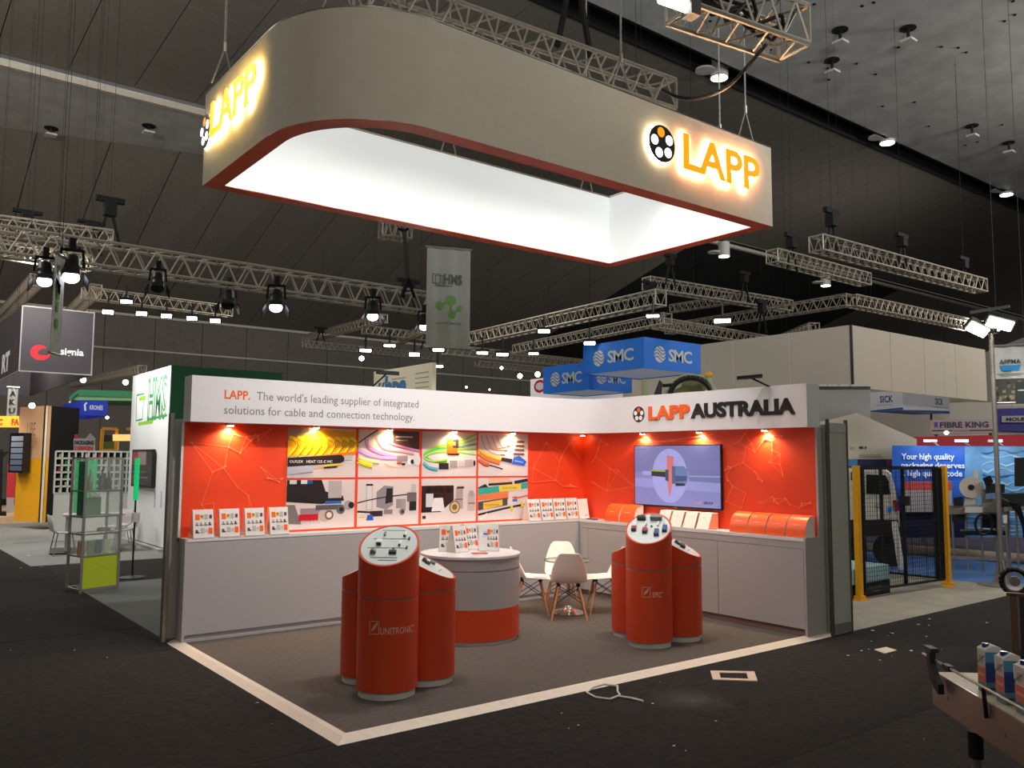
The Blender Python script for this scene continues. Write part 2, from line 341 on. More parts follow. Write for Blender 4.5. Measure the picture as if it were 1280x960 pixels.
for px, py, lab in ((899, 94, 'bright lamp in the dark ceiling slot above the hanging sign'), (1109, 176, 'bright lamp in the middle of the dark ceiling slot'), (1258, 241, 'bright lamp at the right end of the dark ceiling slot')):
    ceiling_lamp(px, py, 15, 2, lab, .1, .3)
for px, py, lab in ((905, 318, 'bright round lamp in the black recess right of the sign bottom'), (1032, 355, 'bright round lamp in the black recess under the pale trim')):
    ceiling_lamp(px, py, 12, 2, lab, .1, .28)

# =================================================================== THE STAND (6 m x 4 m)
W, D, ZP = 6.0, 4.0, .03
pf = empty('stand_platform', (3, 2, 0), 'taupe carpeted floor of the orange stand with cream edge trim', 'platform')
MB().box((.115, .115, 0), (W, D, ZP)).build('carpet', M['boothc'], pf)
def ramp(p, q, inn, mitre):
    p, q, n = V(p), V(q), V(inn)
    d = (q-p).normalized(); prof = [(0, 0), (.075, .032), (.085, .029), (.115, .034), (.118, 0)]
    mb = MB(); vs = []
    for base, sgn in ((p, mitre[0]), (q, mitre[1])): vs += [base + n*a + Z_*b + d*(a*sgn) for a, b in prof]
    k = len(prof); fs = [(i, (i+1) % k, k+(i+1) % k, k+i) for i in range(k)] + [tuple(range(k-1, -1, -1)), tuple(range(k, 2*k))]
    return mb.add(vs, fs)
ramp((0, 0, 0), (6.04, 0, 0), Y_, (1, 0)).build('edge_trim', M['ramp'], pf)
ramp((0, 0, 0), (0, 4.0, 0), X_, (1, 0)).build('edge_trim', M['ramp'], pf)

def network(pr, x0, x1, z0, z1, n, seed):
    r = random.Random(seed); pts = [(r.uniform(x0, x1), r.uniform(z0, z1)) for _ in range(n)]
    for i, p in enumerate(pts):
        near = sorted(pts, key=lambda q: (q[0]-p[0])**2+(q[1]-p[1])**2)[1:3+(i % 2)]
        for q in near: pr.line([p, q], .0055, (250, 124, 84))
    for p in pts: pr.circ(p[0], p[1], r.choice((.008, .011, .014)), (250, 132, 90), 8)
# left wall with eight photo panels
lw = empty('display_wall', (3, 3.97, ZP), 'long orange display wall carrying eight cable photos', 'wall')
MB().box((.085, 3.96, ZP), (5.9, 4.0, 2.325)).build('panel', M['orange_w'], lw)
MB().box((.06, 3.961, 1.094), (.085, 4.01, 2.325)).build('end_strip', M['white'], lw)
pr = PR(fy(3.96)); network(pr, .15, 1.2, 1.2, 2.28, 28, 3); network(pr, 4.9, 5.85, 1.45, 2.25, 13, 5); pr.build('line_print', lw)
rw = empty('display_wall', (5.97, 2, ZP), 'short orange display wall behind the television', 'wall')
MB().box((5.9, .085, ZP), (5.95, 4.0, 2.325)).build('panel', M['orange_w'], rw)
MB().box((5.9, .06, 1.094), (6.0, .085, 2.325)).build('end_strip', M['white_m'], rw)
pr = PR(fx(5.9)); network(pr, -3.8, -2.9, 1.4, 2.25, 13, 8); network(pr, -1.35, -.15, 1.36, 2.28, 42, 9); network(pr, -2.9, -1.4, 2.17, 2.3, 5, 4); pr.build('line_print', rw)
# photo panels
def photo(i, j):
    x0 = (1.258, 2.17, 3.08, 3.975)[i]; x1 = (2.13, 3.04, 3.94, 4.835)[i]; z0, z1 = ((1.715, 2.30), (1.118, 1.69))[j]
    o = MB().box((x0, 3.9565, z0), (x1, 3.96, z1)).build('photo_board', mat('photo_paper', (212, 196, 194), .35, var=.03, scale=3), lw)
    w, h = x1-x0, z1-z0
    F = fy(3.9565, x0, z0); p = PR(F); 
    def P(*a): return [(u*w, v*h) for u, v in a]
    def clip(pts): return [(min(max(u, 0.002), .998), min(max(v, .002), .998)) for u, v in pts]
    def curve(pts, n=14):   # smooth through points
        out = []
        q = [pts[0]]+list(pts)+[pts[-1]]
        for a in range(1, len(q)-2):
            for t_ in range(n):
                t = t_/n; out.append(tuple(.5*((2*q[a][c])+(-q[a-1][c]+q[a+1][c])*t+(2*q[a-1][c]-5*q[a][c]+4*q[a+1][c]-q[a+2][c])*t*t+(-q[a-1][c]+3*q[a][c]-3*q[a+1][c]+q[a+2][c])*t**3) for c in (0, 1)))
        out.append(pts[-1]); return clip(out)
    def cable(pts, wd, col, hl=None):
        c = P(*curve(pts)); p.line(c, wd*h, col)
        d = tuple(int(v*.7) for v in col); p.line([(a, b-wd*h*.38) for a, b in c], wd*h*.2, d)
        p.line([(a, b+wd*h*.2) for a, b in c], wd*h*.16, tuple(min(255, int(v*1.12+18)) for v in col))
    def body(u, v, a, b, col): p.rect((u)*w, v*h, (u+a)*w, (v+b)*h, col)
    g = (150, 140, 140); lg = (190, 180, 178); dk = (44, 38, 40)
    if (i, j) == (0, 0):
        p.poly(P((0, .62), (.002, .998), (.5, .998), (.3, .7)), (170, 140, 116)); p.poly(P((0, .42), (1, .56), (.998, .96), (.5, .98), (0, .75)), (236, 168, 24))
        for q in range(9):
            x = .02+q*.11; cable([(x, .44), (x+.1, .62), (x+.07, .76), (x-.0, .8)], .1, (244, 190, 30))
            p.line(P((x+.04, .45), (x+.13, .62), (x+.1, .74)), .012, (190, 90, 20))
        p.poly(P((0, .38), (1, .54), (1, .48), (0, .32)), (222, 120, 30))
        p.poly(P((0, .22), (0, .4), (.78, .47), (.83, .4), (.82, .33), (.76, .3)), dk); p.text('OLFLEX   HEAT 125 C MC', .03*w, .3*h, .05*h, (230, 226, 222), w=.62*w)
        p.poly(P((0, .06), (0, .22), (.36, .25), (.38, .2), (.36, .12)), (176, 176, 192)); p.line(P((.38, .18), (.55, .22)), .02*h, (220, 160, 130)); p.line(P((.5, .24), (.8, .27)), .035*h, (226, 196, 40)); p.line(P((.52, .2), (.72, .22)), .03*h, dk)
        p.poly(P((.83, .36), (.83, .46), (.95, .46), (.95, .36)), lg)
    if (i, j) == (1, 0):
        p.poly(P((.55, .7), (.55, .998), (.998, .998), (.998, .55)), (86, 64, 58)); p.rect(.6*w, .85*h, .88*w, .88*h, (206, 190, 180)); p.rect(.6*w, .78*h, .8*w, .8*h, (170, 150, 140))
        cable([(0, .72), (.12, .84), (.3, .998)], .03, (90, 70, 60))
        cable([(.12, .8), (.16, .62), (.4, .48), (.62, .4)], .09, (190, 130, 180)); cable([(.0, .56), (.2, .44), (.45, .4), (.62, .4)], .08, (196, 150, 206))
        cable([(.28, .85), (.4, .62), (.7, .55), (.9, .5)], .07, (200, 140, 160)); cable([(.4, .8), (.6, .68), (.998, .56)], .06, (190, 120, 160))
        cable([(0, .42), (.12, .36), (.33, .32)], .1, (216, 210, 160)); cable([(0, .34), (.1, .28), (.22, .24)], .12, (228, 206, 50)); body(.62, .34, .18, .12, (150, 130, 140)); p.circ(.84*w, .33*h, .07*h, (228, 220, 220)); p.circ(.88*w, .33*h, .05*h, dk); p.circ(.96*w, .37*h, .1*h*.9, (214, 204, 206), ry=.13*h)
        for q in range(5): p.line(P((.4+.03*q, .3-.02*q), (.5+.05*q, .2)), .012*h, (226, 150+10*q, 140))
        body(.62, .27, .08, .05, (190, 60, 50)); body(.7, .25, .06, .05, dk)
    if (i, j) == (2, 0):
        for q, c in enumerate(((140, 196, 60), (126, 200, 70), (60, 160, 120), (120, 190, 60), (150, 200, 90))):
            cable([(.998, .98-.12*q), (.6, .76-.05*q), (.25, .66-.03*q), (.04, .5-.02*q), (.2, .34), (.45, .3+.02*q)], .045, c)
        cable([(.02, .3), (.12, .2), (.28, .15)], .08, (70, 160, 180)); body(.3, .16, .18, .14, dk); body(.5, .2, .14, .16, g); body(.66, .22, .12, .14, lg); body(.78, .22, .15, .16, (170, 160, 160)); p.circ(.96*w, .3*h, .03*h, dk, ry=.07*h)
        p.rect(.44*w, .5*h, .64*w, .86*h, OR); p.rect(.46*w, .48*h, .67*w, .52*h, dk); p.rect(.55*w, .64*h, .66*w, .84*h, dk); p.rect(.56*w, .7*h, .6*w, .78*h, (160, 120, 90))
        for a in (((.03, .8), (.17, .8)), ((.17, .8), (.17, .97)), ((.17, .97), (.03, .97)), ((.03, .97), (.03, .8)), ((.06, .82), (.14, .95))): p.line(P(*a), .012*h, (226, 216, 210))
    if (i, j) == (3, 0):
        for q in range(4): cable([(.05+.1*q, .95), (.12+.12*q, .66), (.3+.1*q, .52+.08*q), (.52+.05*q, .48+.12*q)], .02, (214, 110, 80)); body(.44+.06*q, .48+.1*q, .08, .03, (210, 60, 40))
        cable([(0, .62), (.15, .5), (.45, .38)], .09, (236, 180, 60)); cable([(0, .52), (.15, .4), (.42, .3)], .1, (224, 110, 50)); cable([(0, .38), (.12, .28), (.2, .26)], .1, (206, 90, 40))
        p.line(P((.2, .26), (.48, .16)), .03*h, dk); p.poly(P((.44, .36), (.66, .3), (.68, .4), (.46, .44)), dk); p.poly(P((.66, .28), (.92, .24), (.97, .34), (.82, .48), (.7, .44)), (50, 90, 190)); p.line(P((.72, .36), (.9, .32)), .03*h, (120, 160, 230))
        for q in range(4): p.poly(P((.68+.02*q, .5+.1*q), (.92, .49+.1*q), (.92, .54+.1*q), (.7+.02*q, .55+.1*q)), (96, 70, 60))
    if (i, j) == (0, 1):
        p.poly(P((0, .56), (.002, .998), (.5, .998), (.56, .76), (.82, .66), (.84, .56), (.5, .5)), dk); body(.04, .92, .1, .078, (200, 200, 210)); body(.2, .92, .09, .078, (210, 210, 216)); body(.3, .92, .07, .078, (40, 80, 170))
        body(.6, .62, .2, .36, (178, 168, 170)); p.poly(P((0, .5), (.12, .5), (.22, .1), (0, .12)), (120, 114, 116)); body(.18, .16, .28, .14, (190, 30, 44)); body(.2, .3, .3, .12, (150, 130, 136)); p.circ(.55*w, .27*h, .14*h, (190, 170, 160), ry=.13*h); p.circ(.62*w, .27*h, .1*h, (110, 96, 90)); p.circ(.62*w, .27*h, .06*h, (226, 210, 190))
        body(.42, .38, .36, .1, (90, 86, 90)); p.circ(.79*w, .38*h, .1*h, (100, 96, 98)); p.circ(.8*w, .38*h, .05*h, dk); body(.56, .5, .24, .06, (40, 100, 180)); p.circ(.9*w, .46*h, .1*h, (170, 156, 160)); p.circ(.95*w, .46*h, .07*h, dk); p.text('SILVYN', .22*w, .1*h, .08*h, (190, 184, 186), w=.26*w)
    if (i, j) == (1, 1):
        body(.13, .34, .11, .56, lg); body(.15, .36, .07, .5, (214, 206, 204)); body(.13, .86, .11, .04, dk); p.poly(P((.3, .4), (.3, .72), (.42, .86), (.57, .84), (.57, .44), (.46, .34)), (140, 134, 140)); p.poly(P((.44, .46), (.46, .8), (.56, .8), (.56, .5)), dk)
        cable([(0, .5), (.2, .56), (.5, .62), (.84, .66)], .025, dk); cable([(0, .32), (.15, .3), (.25, .28)], .04, dk); body(.2, .2, .2, .12, dk); p.poly(P((.14, .12), (.26, .12), (.24, .24), (.16, .24)), (40, 90, 180)); body(.03, .18, .1, .025, (220, 190, 60))
        body(.62, .36, .08, .2, g); body(.7, .3, .08, .26, (160, 150, 150)); p.circ(.72*w, .28*h, .07*h, (120, 110, 112)); p.circ(.73*w, .28*h, .035*h, dk); body(.8, .5, .16, .2, (110, 100, 104)); body(.84, .3, .12, .2, dk); body(.87, .7, .08, .18, lg); body(.42, .24, .14, .1, (130, 120, 122))
    if (i, j) == (2, 1):
        p.poly(P((0, .24), (0, .84), (.58, .84), (.58, .5), (.34, .24)), (40, 34, 36))
        for q in range(4): p.circ((.12+.12*q)*w, (.74-.02*(q == 3))*h, .06*h, (22, 18, 20))
        for q in range(2): p.circ((.24+.16*q)*w, .6*h, .05*h, (22, 18, 20))
        body(.08, .36, .13, .3, (206, 204, 206)); p.poly(P((.18, .26), (.22, .56), (.38, .56), (.42, .26)), (222, 218, 218)); body(.62, .3, .13, .5, (168, 152, 150)); body(.64, .76, .13, .05, dk); body(.6, .5, .15, .03, (110, 96, 94)); p.circ(.6*w, .34*h, .15*h, (120, 100, 84)); p.circ(.6*w, .34*h, .12*h, (206, 180, 130)); p.circ(.6*w, .34*h, .07*h, (130, 96, 60))
        body(.84, .24, .14, .4, (186, 168, 164)); p.circ(.91*w, .64*h, .08*h, (170, 150, 148)); body(.85, .4, .13, .03, (120, 104, 102)); body(.02, .1, .06, .07, dk)
    if (i, j) == (3, 1):
        p.poly(P((0, .78), (.14, .86), (.2, .78), (0, .74)), dk); p.line(P((.2, .84), (.68, .87)), .06*h, dk); p.line(P((.72, .88), (.998, .94)), .08*h, dk); p.poly(P((.2, .995), (.6, .995), (.68, .9), (.2, .87)), (224, 176, 140))
        p.poly(P((0, .6), (0, .76), (.998, .88), (.998, .74)), (52, 160, 140)); p.poly(P((.42, .66), (.4, .82), (.86, .86), (.86, .72)), (226, 196, 60)); p.text('FLEXIMARK', .48*w, .73*h, .05*h, (120, 100, 40), w=.3*w)
        p.poly(P((0, .48), (0, .6), (.6, .68), (.6, .48)), (226, 120, 70)); p.line(P((.6, .46), (.998, .56)), .03*h, (214, 60, 40)); p.poly(P((0, .24), (0, .44), (.58, .52), (.58, .34)), (70, 62, 64)); p.poly(P((.1, .26), (.1, .42), (.48, .48), (.48, .34)), (222, 180, 60)); p.text('FLEXIMARK', .14*w, .33*h, .05*h, (120, 100, 40), w=.28*w)
        body(.6, .34, .12, .3, (220, 210, 208)); body(.68, .42, .1, .06, (70, 110, 160)); body(.68, .5, .1, .04, (210, 90, 50)); p.line(P((0, .14), (.5, .26), (.998, .36)), .05*h, dk); body(.64, .18, .05, .14, (220, 200, 60)); body(.86, .28, .06, .12, (220, 200, 60)); p.line(P((.04, .04), (.18, .16)), .04*h, (226, 222, 220))
    q = p.build('picture', o, PRTG)
    q.location = (0, 0, 0)
for i in range(4):
    for j in range(2): photo(i, j)

# fascia boards with an inside curve
RC = .55
inner = [(.08, 3.75)] + arc(5.75-RC, 3.75-RC, RC, 90, 0, 16) + [(5.75, .08)]
poly = inner + [(6.0, .08), (6.0, 4.0), (.08, 4.0)]
fa = empty('fascia_board', (3, 3.9, 2.325), 'white glossy fascia running round the top of the orange stand', 'fascia')
MB().prism(poly, 2.325, 2.82).build('board', M['white'], fa, smooth=True)
pr = PR(fy(3.75)); pr.text('LAPP.', .431, 2.586, .092, OR, w=.285, bold=.022)
pr.text("The world's leading supplier of integrated", .79, 2.586, .092, GR, w=2.1)
pr.text('solutions for cable and connection technology.', .431, 2.42, .092, GR, w=2.4); pr.build('lettering', fa)
F = fx(5.75)
pr = PR(F); pr.circ(-2.675, 2.567, .11, BK, 28)
for q in range(5):
    a = math.radians(90+72*q); pr.circ(-2.675+.062*math.cos(a), 2.567+.062*math.sin(a), .031, OR if q == 0 else WH, 14)
pr.build('logo_disc', fa)
split_letters(text3d('LAPP', F, -2.49, 2.49, .165, .012, w=.72, bold=.045), 'letter', mat('orange_letter', (240, 96, 28), .35, var=.02), fa, label='raised orange letter')
split_letters(text3d('AUSTRALIA', F, -1.755, 2.49, .165, .012, w=1.53, bold=.045), 'letter', mat('black_letter', (24, 22, 26), .3, var=.02), fa, label='raised black letter')
# halogen downlights under the fascia
dn = ['first halogen downlight from the left end of the white fascia', 'halogen downlight above the yellow cable photo', 'halogen downlight above the violet cable photo', 'halogen downlight above the green cable photo', 'halogen downlight above the orange fibre cable photo',
      'halogen downlight above the left edge of the television', 'halogen downlight above the right edge of the television', 'halogen downlight nearest the right end of the white fascia']
for n, px in enumerate((288, 395, 487, 568, 641, 803, 874, 956)):
    p = gy(px, 541, 3.905) if n < 5 else gx(px, 545, 5.848)
    x, y = p.x, p.y; t = empty('downlight', (x, y, 2.29), dn[n], 'light', 'halogen downlights under the white fascia')
    MB().cyl((x, y, 2.30), (x, y, 2.325), .045, 16).build('housing', M['chrome'], t)
    MB().cyl((x, y, 2.292), (x, y, 2.30), .034, 16).build('lamp', M['hot'], t)
    wv = V((0, .18, 0)) if n < 5 else V((.18, 0, 0))
    spot('downlight_beam', (x, y, 2.285), V((x, y, 1.3))+wv*.6, 42, 150, (1, .72, .42), .8, .02)
t = empty('downlight', (5.80, 3.86, 2.29), 'small halogen downlight in the inner corner under the curved fascia', 'light', 'halogen downlights under the white fascia')
MB().cyl((5.80, 3.86, 2.30), (5.80, 3.86, 2.325), .045, 16).build('housing', M['chrome'], t); MB().cyl((5.80, 3.86, 2.292), (5.80, 3.86, 2.30), .034, 16).build('lamp', M['hot'], t)

# benches
lb = empty('storage_bench', (3, 3.9, ZP), 'long narrow white bench under the cable photos', 'bench')
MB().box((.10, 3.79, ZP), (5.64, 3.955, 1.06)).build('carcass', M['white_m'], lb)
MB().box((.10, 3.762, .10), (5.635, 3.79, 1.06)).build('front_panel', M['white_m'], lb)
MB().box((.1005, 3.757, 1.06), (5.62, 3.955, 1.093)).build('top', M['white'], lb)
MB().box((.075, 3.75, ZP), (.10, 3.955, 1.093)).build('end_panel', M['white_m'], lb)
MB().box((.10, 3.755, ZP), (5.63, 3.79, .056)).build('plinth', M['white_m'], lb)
rb = empty('storage_bench', (5.8, 2, ZP), 'white cupboard bench with flush doors under the television', 'bench')
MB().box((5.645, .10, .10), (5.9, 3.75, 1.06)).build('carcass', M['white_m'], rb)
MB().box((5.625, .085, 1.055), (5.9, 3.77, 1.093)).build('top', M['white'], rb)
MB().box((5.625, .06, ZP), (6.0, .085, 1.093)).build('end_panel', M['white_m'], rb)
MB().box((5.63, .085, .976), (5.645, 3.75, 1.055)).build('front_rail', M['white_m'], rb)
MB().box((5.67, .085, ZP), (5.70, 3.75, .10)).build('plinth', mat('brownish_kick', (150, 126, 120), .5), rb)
for a, b in ((.092, 1.266), (1.272, 2.42), (2.426, 3.566)):
    d = MB().box((5.63, a, .105), (5.645, b, .97)).build('door', M['white_m'], rb, bevel=.001)
    MB().cyl((5.626, (a+b)/2-.04, .89), (5.631, (a+b)/2-.04, .89), .008, 12).build('lock', M['steel'], d)
MB().box((5.63, 3.572, .105), (5.645, 3.75, .97)).build('filler_panel', M['white_m'], rb)
# television
tv = empty('television', (5.88, 2.12, 1.3), 'wall-mounted television showing a grey cable gland', 'television')
MB().box((5.85, 1.37, 1.32), (5.885, 2.865, 2.15)).build('bezel', M['black'], tv, bevel=.004)
MB().box((5.885, 1.8, 1.5), (5.9, 2.4, 1.95)).build('wall_bracket', M['blackm'], tv)
MB().box((5.849, 2.09, 1.322), (5.851, 2.15, 1.330)).build('badge', M['silver'], tv)
F = fx(5.85); pr = PR(F); A = lambda u, v: (-2.85+u*1.465, 1.345+v*.79)
SB = (122, 128, 188)
pr.poly([A(0, 0), A(1, 0), A(1, 1), A(0, 1)], SB); pr.poly([A(0, .55), A(1, .6), A(1, 1), A(0, 1)], (110, 116, 172)); pr.poly([A(0, .3), A(1, .25), A(1, .45), A(0, .45)], (138, 144, 204))
c = A(.43, .5); pr.circ(c[0], c[1], .33*.92, (176, 170, 200), 40, ry=.355); pr.circ(c[0], c[1], .325*.92, (150, 156, 220), 40, ry=.35)
pr.poly([A(.66, .42), A(1, .40), A(1, .6), A(.66, .6)], (104, 112, 168)); pr.poly([A(.66, .49), A(1, .49), A(1, .51), A(.66, .51)], (150, 156, 200))
pr.poly([A(.1, .5), A(.21, .5), A(.21, .57), A(.1, .57)], (150, 156, 212)); pr.poly([A(.21, .49), A(.4, .47), A(.4, .57), A(.21, .58)], (34, 40, 56)); pr.poly([A(.21, .57), A(.4, .56), A(.4, .59), A(.21, .6)], (140, 170, 50))
pr.poly([A(.4, .84), A(.48, .82), A(.48, .46), A(.43, .13), A(.4, .45)], (196, 112, 116)); pr.poly([A(.38, .42), A(.42, .4), A(.42, .6), A(.38, .6)], (60, 70, 100))
pr.poly([A(.46, .37), A(.5, .37), A(.5, .66), A(.46, .66)], (70, 90, 130)); pr.poly([A(.5, .33), A(.62, .36), A(.64, .42), A(.64, .6), A(.6, .66), A(.5, .66)], (92, 118, 166)); pr.poly([A(.5, .4), A(.63, .42), A(.63, .5), A(.5, .5)], (60, 80, 124)); pr.poly([A(.5, .33), A(.62, .34), A(.6, .38), A(.5, .38)], (34, 44, 66))
a = A(.03, .93); pr.text('SILVYN', a[0], a[1], .02, (50, 52, 80), w=.16); a = A(.72, .06); pr.text('LAPP', a[0], a[1], .028, (200, 130, 120), w=.13, bold=.02); pr.text('GROUP', a[0]+.145, a[1], .028, (30, 30, 40), w=.15, bold=.03)
pr.build('screen', tv, PRTE)

# shell-scheme walls that back the stand
sw = empty('shell_wall', (3, 4.08, 0), 'grey shell-scheme partition behind the photo wall, its aluminium post at the left end', 'partition')
for x in [-.035+i*1.0 for i in range(7)]:
    MB().cyl((x+.02, 4.08, 0), (x+.02, 4.08, 2.40), .025, 8).build('post', M['alu'], sw)
    if x < 5: MB().box((x+.045, 4.065, .03), (x+.995, 4.085, 2.36)).build('panel', M['shell'], sw)
MB().box((-.04, 4.03, 0), (.0, 4.12, 2.42)).build('post', M['alu'], sw)
s2 = empty('shell_wall', (6.25, .0, 0), 'narrow grey shell-scheme panel with metal posts at the right end of the stand', 'partition')
for x in (6.02, 6.40): MB().cyl((x, 0, 0), (x, 0, 2.42), .022, 8).build('post', mat('dark_anodised_post', (110, 106, 94), .4, metal=.6), s2)
MB().box((6.04, -.012, .13), (6.38, .012, 2.27)).build('panel', M['shell'], s2)
MB().box((6.04, -.016, 2.27), (6.38, .016, 2.38)).build('top_rail', M['shell'], s2)
MB().box((6.04, -.016, .02), (6.38, .016, .13)).build('bottom_rail', mat('grey_rail', (120, 120, 114), .5), s2)
s3 = empty('shell_wall', (6.05, 2, 0), 'grey shell-scheme partition behind the television wall', 'partition')
for i in range(4):
    MB().box((6.02, .04+i, .03), (6.045, .98+i, 2.36)).build('panel', M['shell'], s3)

# =================================================================== HANGING RING SIGN
X0, X1, Y0, Y1, S0, S1, RO = -.023, 5.852, .546, 3.325, 4.744, 5.73, 1.075
sg = empty('hanging_sign', (2.9, 1.9, S0), 'huge hanging rectangular ring sign with one rounded corner, white inside with added glow', 'hanging sign')
def ring(off):   # outline, counter-clockwise from the rounded corner
    r = RO-off
    return arc(X0+RO, Y0+RO, r, 180, 270, 28) + [(X1-off, Y0+off), (X1-off, Y1-off), (X0+off, Y1-off)]
def wall_of(a, b, z0, z1):
    n = len(a); mb = MB(); vs = []
    for (xa, ya), (xb, yb) in zip(a, b): vs += [(xa, ya, z0), (xb, yb, z0), (xb, yb, z1), (xa, ya, z1)]
    fs = []
    for i in range(n):
        j = (i+1) % n
        for q in range(4): fs.append((i*4+q, i*4+(q+1) % 4, j*4+(q+1) % 4, j*4+q))
    return mb.add(vs, fs)
wall_of(ring(0), ring(.02), S0+.006, S1).build('outer_skin', M['sign'], sg, smooth=True)
wall_of(ring(.160), ring(.172), S0+.006, S1-.02).build('inner_skin', M['glow_panel'], sg, smooth=True)  # lit look of the inside comes partly from the material's own glow
wall_of(ring(-.001), ring(.172), S0, S0+.006).build('bottom_rim', M['rim'], sg, smooth=True)
wall_of(ring(.0), ring(.17), S1-.01, S1+.005).build('top_frame', M['alu'], sg, smooth=True)
lamp_y = mat('letter_acrylic', (250, 150, 10), .4, var=0, emit=1.0, ecol=(252, 150, 8)); halo = mat('letter_backlight', (255, 250, 235), .5, var=0, emit=60, ecol=(255, 236, 196))
def sign_logo(F, cx, cz, rx, rz, deep=.05):
    mb = MB(); n = 40
    for w0, w1 in ((deep-.012, deep),):
        vs = [F(cx+rx*math.cos(2*PI*i/n), cz+rz*math.sin(2*PI*i/n), w0) for i in range(n)] + [F(cx+rx*math.cos(2*PI*i/n), cz+rz*math.sin(2*PI*i/n), w1) for i in range(n)]
        mb.add(vs, [tuple(range(n-1, -1, -1)), tuple(range(n, 2*n))] + [(i, (i+1) % n, n+(i+1) % n, n+i) for i in range(n)])
    d = mb.build('logo_disc', mat('logo_black', (20, 18, 18), .4), sg)
    for q in range(5):
        a = math.radians(100+72*q); mb = MB(); x, z = cx+rx*.6*math.cos(a), cz+rz*.6*math.sin(a)
        vs = [F(x+rx*.27*math.cos(2*PI*i/20), z+rz*.27*math.sin(2*PI*i/20), deep+.001) for i in range(20)] + [F(x+rx*.27*math.cos(2*PI*i/20), z+rz*.27*math.sin(2*PI*i/20), deep+.004) for i in range(20)]
        mb.add(vs, [tuple(range(19, -1, -1)), tuple(range(20, 40))] + [(i, (i+1) % 20, 20+(i+1) % 20, 20+i) for i in range(20)])
        mb.build('light_dot', lamp_y if q == 0 else mat('logo_white_light', (255, 255, 255), .4, var=0, emit=2.5), d, label='lit orange dot' if q == 0 else None)
    mb = MB(); mb.cyl(F(cx, cz, .012), F(cx, cz, .016), rx*.93, 32); mb.build('backlight', halo, sg)
F1 = fy(Y0)
sign_logo(F1, 3.86, 5.285, .2, .2)
lamp_l = mat('letter_acrylic_yellow', (250, 220, 10), .4, var=0, emit=1.0, ecol=(252, 214, 0))
def back_letters(F, x, z, h, w):
    for w0, m, nm in ((.012, halo, 'backlight'), (.045, lamp_y if F is F1 else lamp_l, 'letter')):
        split_letters(text3d('LAPP', F, x, z, h, .004 if m is halo else .015, w=w, bold=.05 if m is halo else .025, w0=w0), nm, m, sg)
back_letters(F1, 4.185, 5.10, .37, 1.35)
F2 = fx(X0)
sign_logo(F2, -3.15, 5.27, .15, .17)
back_letters(F2, -2.97, 5.155, .33, 1.22)
for i, x in enumerate((.9, 2.4, 3.9, 5.1)):
    t = empty('ring_floodlight', (x, 1.15, 5.55), '%s floodlight hidden inside the ring sign, from the left' % ('first', 'second', 'third', 'fourth')[i], 'floodlight', 'floodlights inside the ring sign')
    MB().cbox((x, 1.15, 5.62), X_, Y_, Z_, .3, .2, .1).build('housing', M['black'], t); MB().box((x-.015, .7, 5.66), (x+.015, 1.15, 5.69)).build('bracket', M['black'], t)
    area('ring_flood_beam', (x, 1.17, 5.55), (x+.15, 3.2, 1.2), .22, 52, (1, .965, .93), 125)
# steel ropes that carry the sign, each with a bridle
def rope(name, x, y, z0, z1, lab, span=.25, ax=X_, r=.011):
    t = empty(name, (x, y, z0), lab, 'cable', 'steel ropes holding the ring sign')
    a = V((x, y, z0)); MB().cyl(a+Z_*.4, (x, y, z1), r, 6).build('rope', M['cable'], t)
    for s in (-1, 1): MB().cyl(a+ax*span*s, a+Z_*.4, r*.8, 6).build('bridle_leg', M['cable'], t)
    MB().cyl(a+Z_*.36, a+Z_*.46, .02, 8).build('shackle', M['steel'], t)
for x, y, lab in ((.05, 3.0, 'steel rope at the left end of the hanging sign'), (.35, 1.0, 'steel rope over the rounded corner of the hanging sign'), (3.4, Y0+.1, 'steel rope in front of the truss above the long side of the sign'),
                  (5.5, Y0+.1, 'steel rope near the right corner of the hanging sign'), (2.95, Y1-.1, 'steel rope on the far long side of the sign, seen through the ring'), (5.3, Y1-.1, 'steel rope at the inner far corner of the ring'), (5.72, 1.2, 'thin steel rope just right of the rope near the sign corner')):
    rope('steel_rope', x, y, S1, 14.4 if y > 12 else 14.99, lab, .16 if y < 3 else .12, X_)

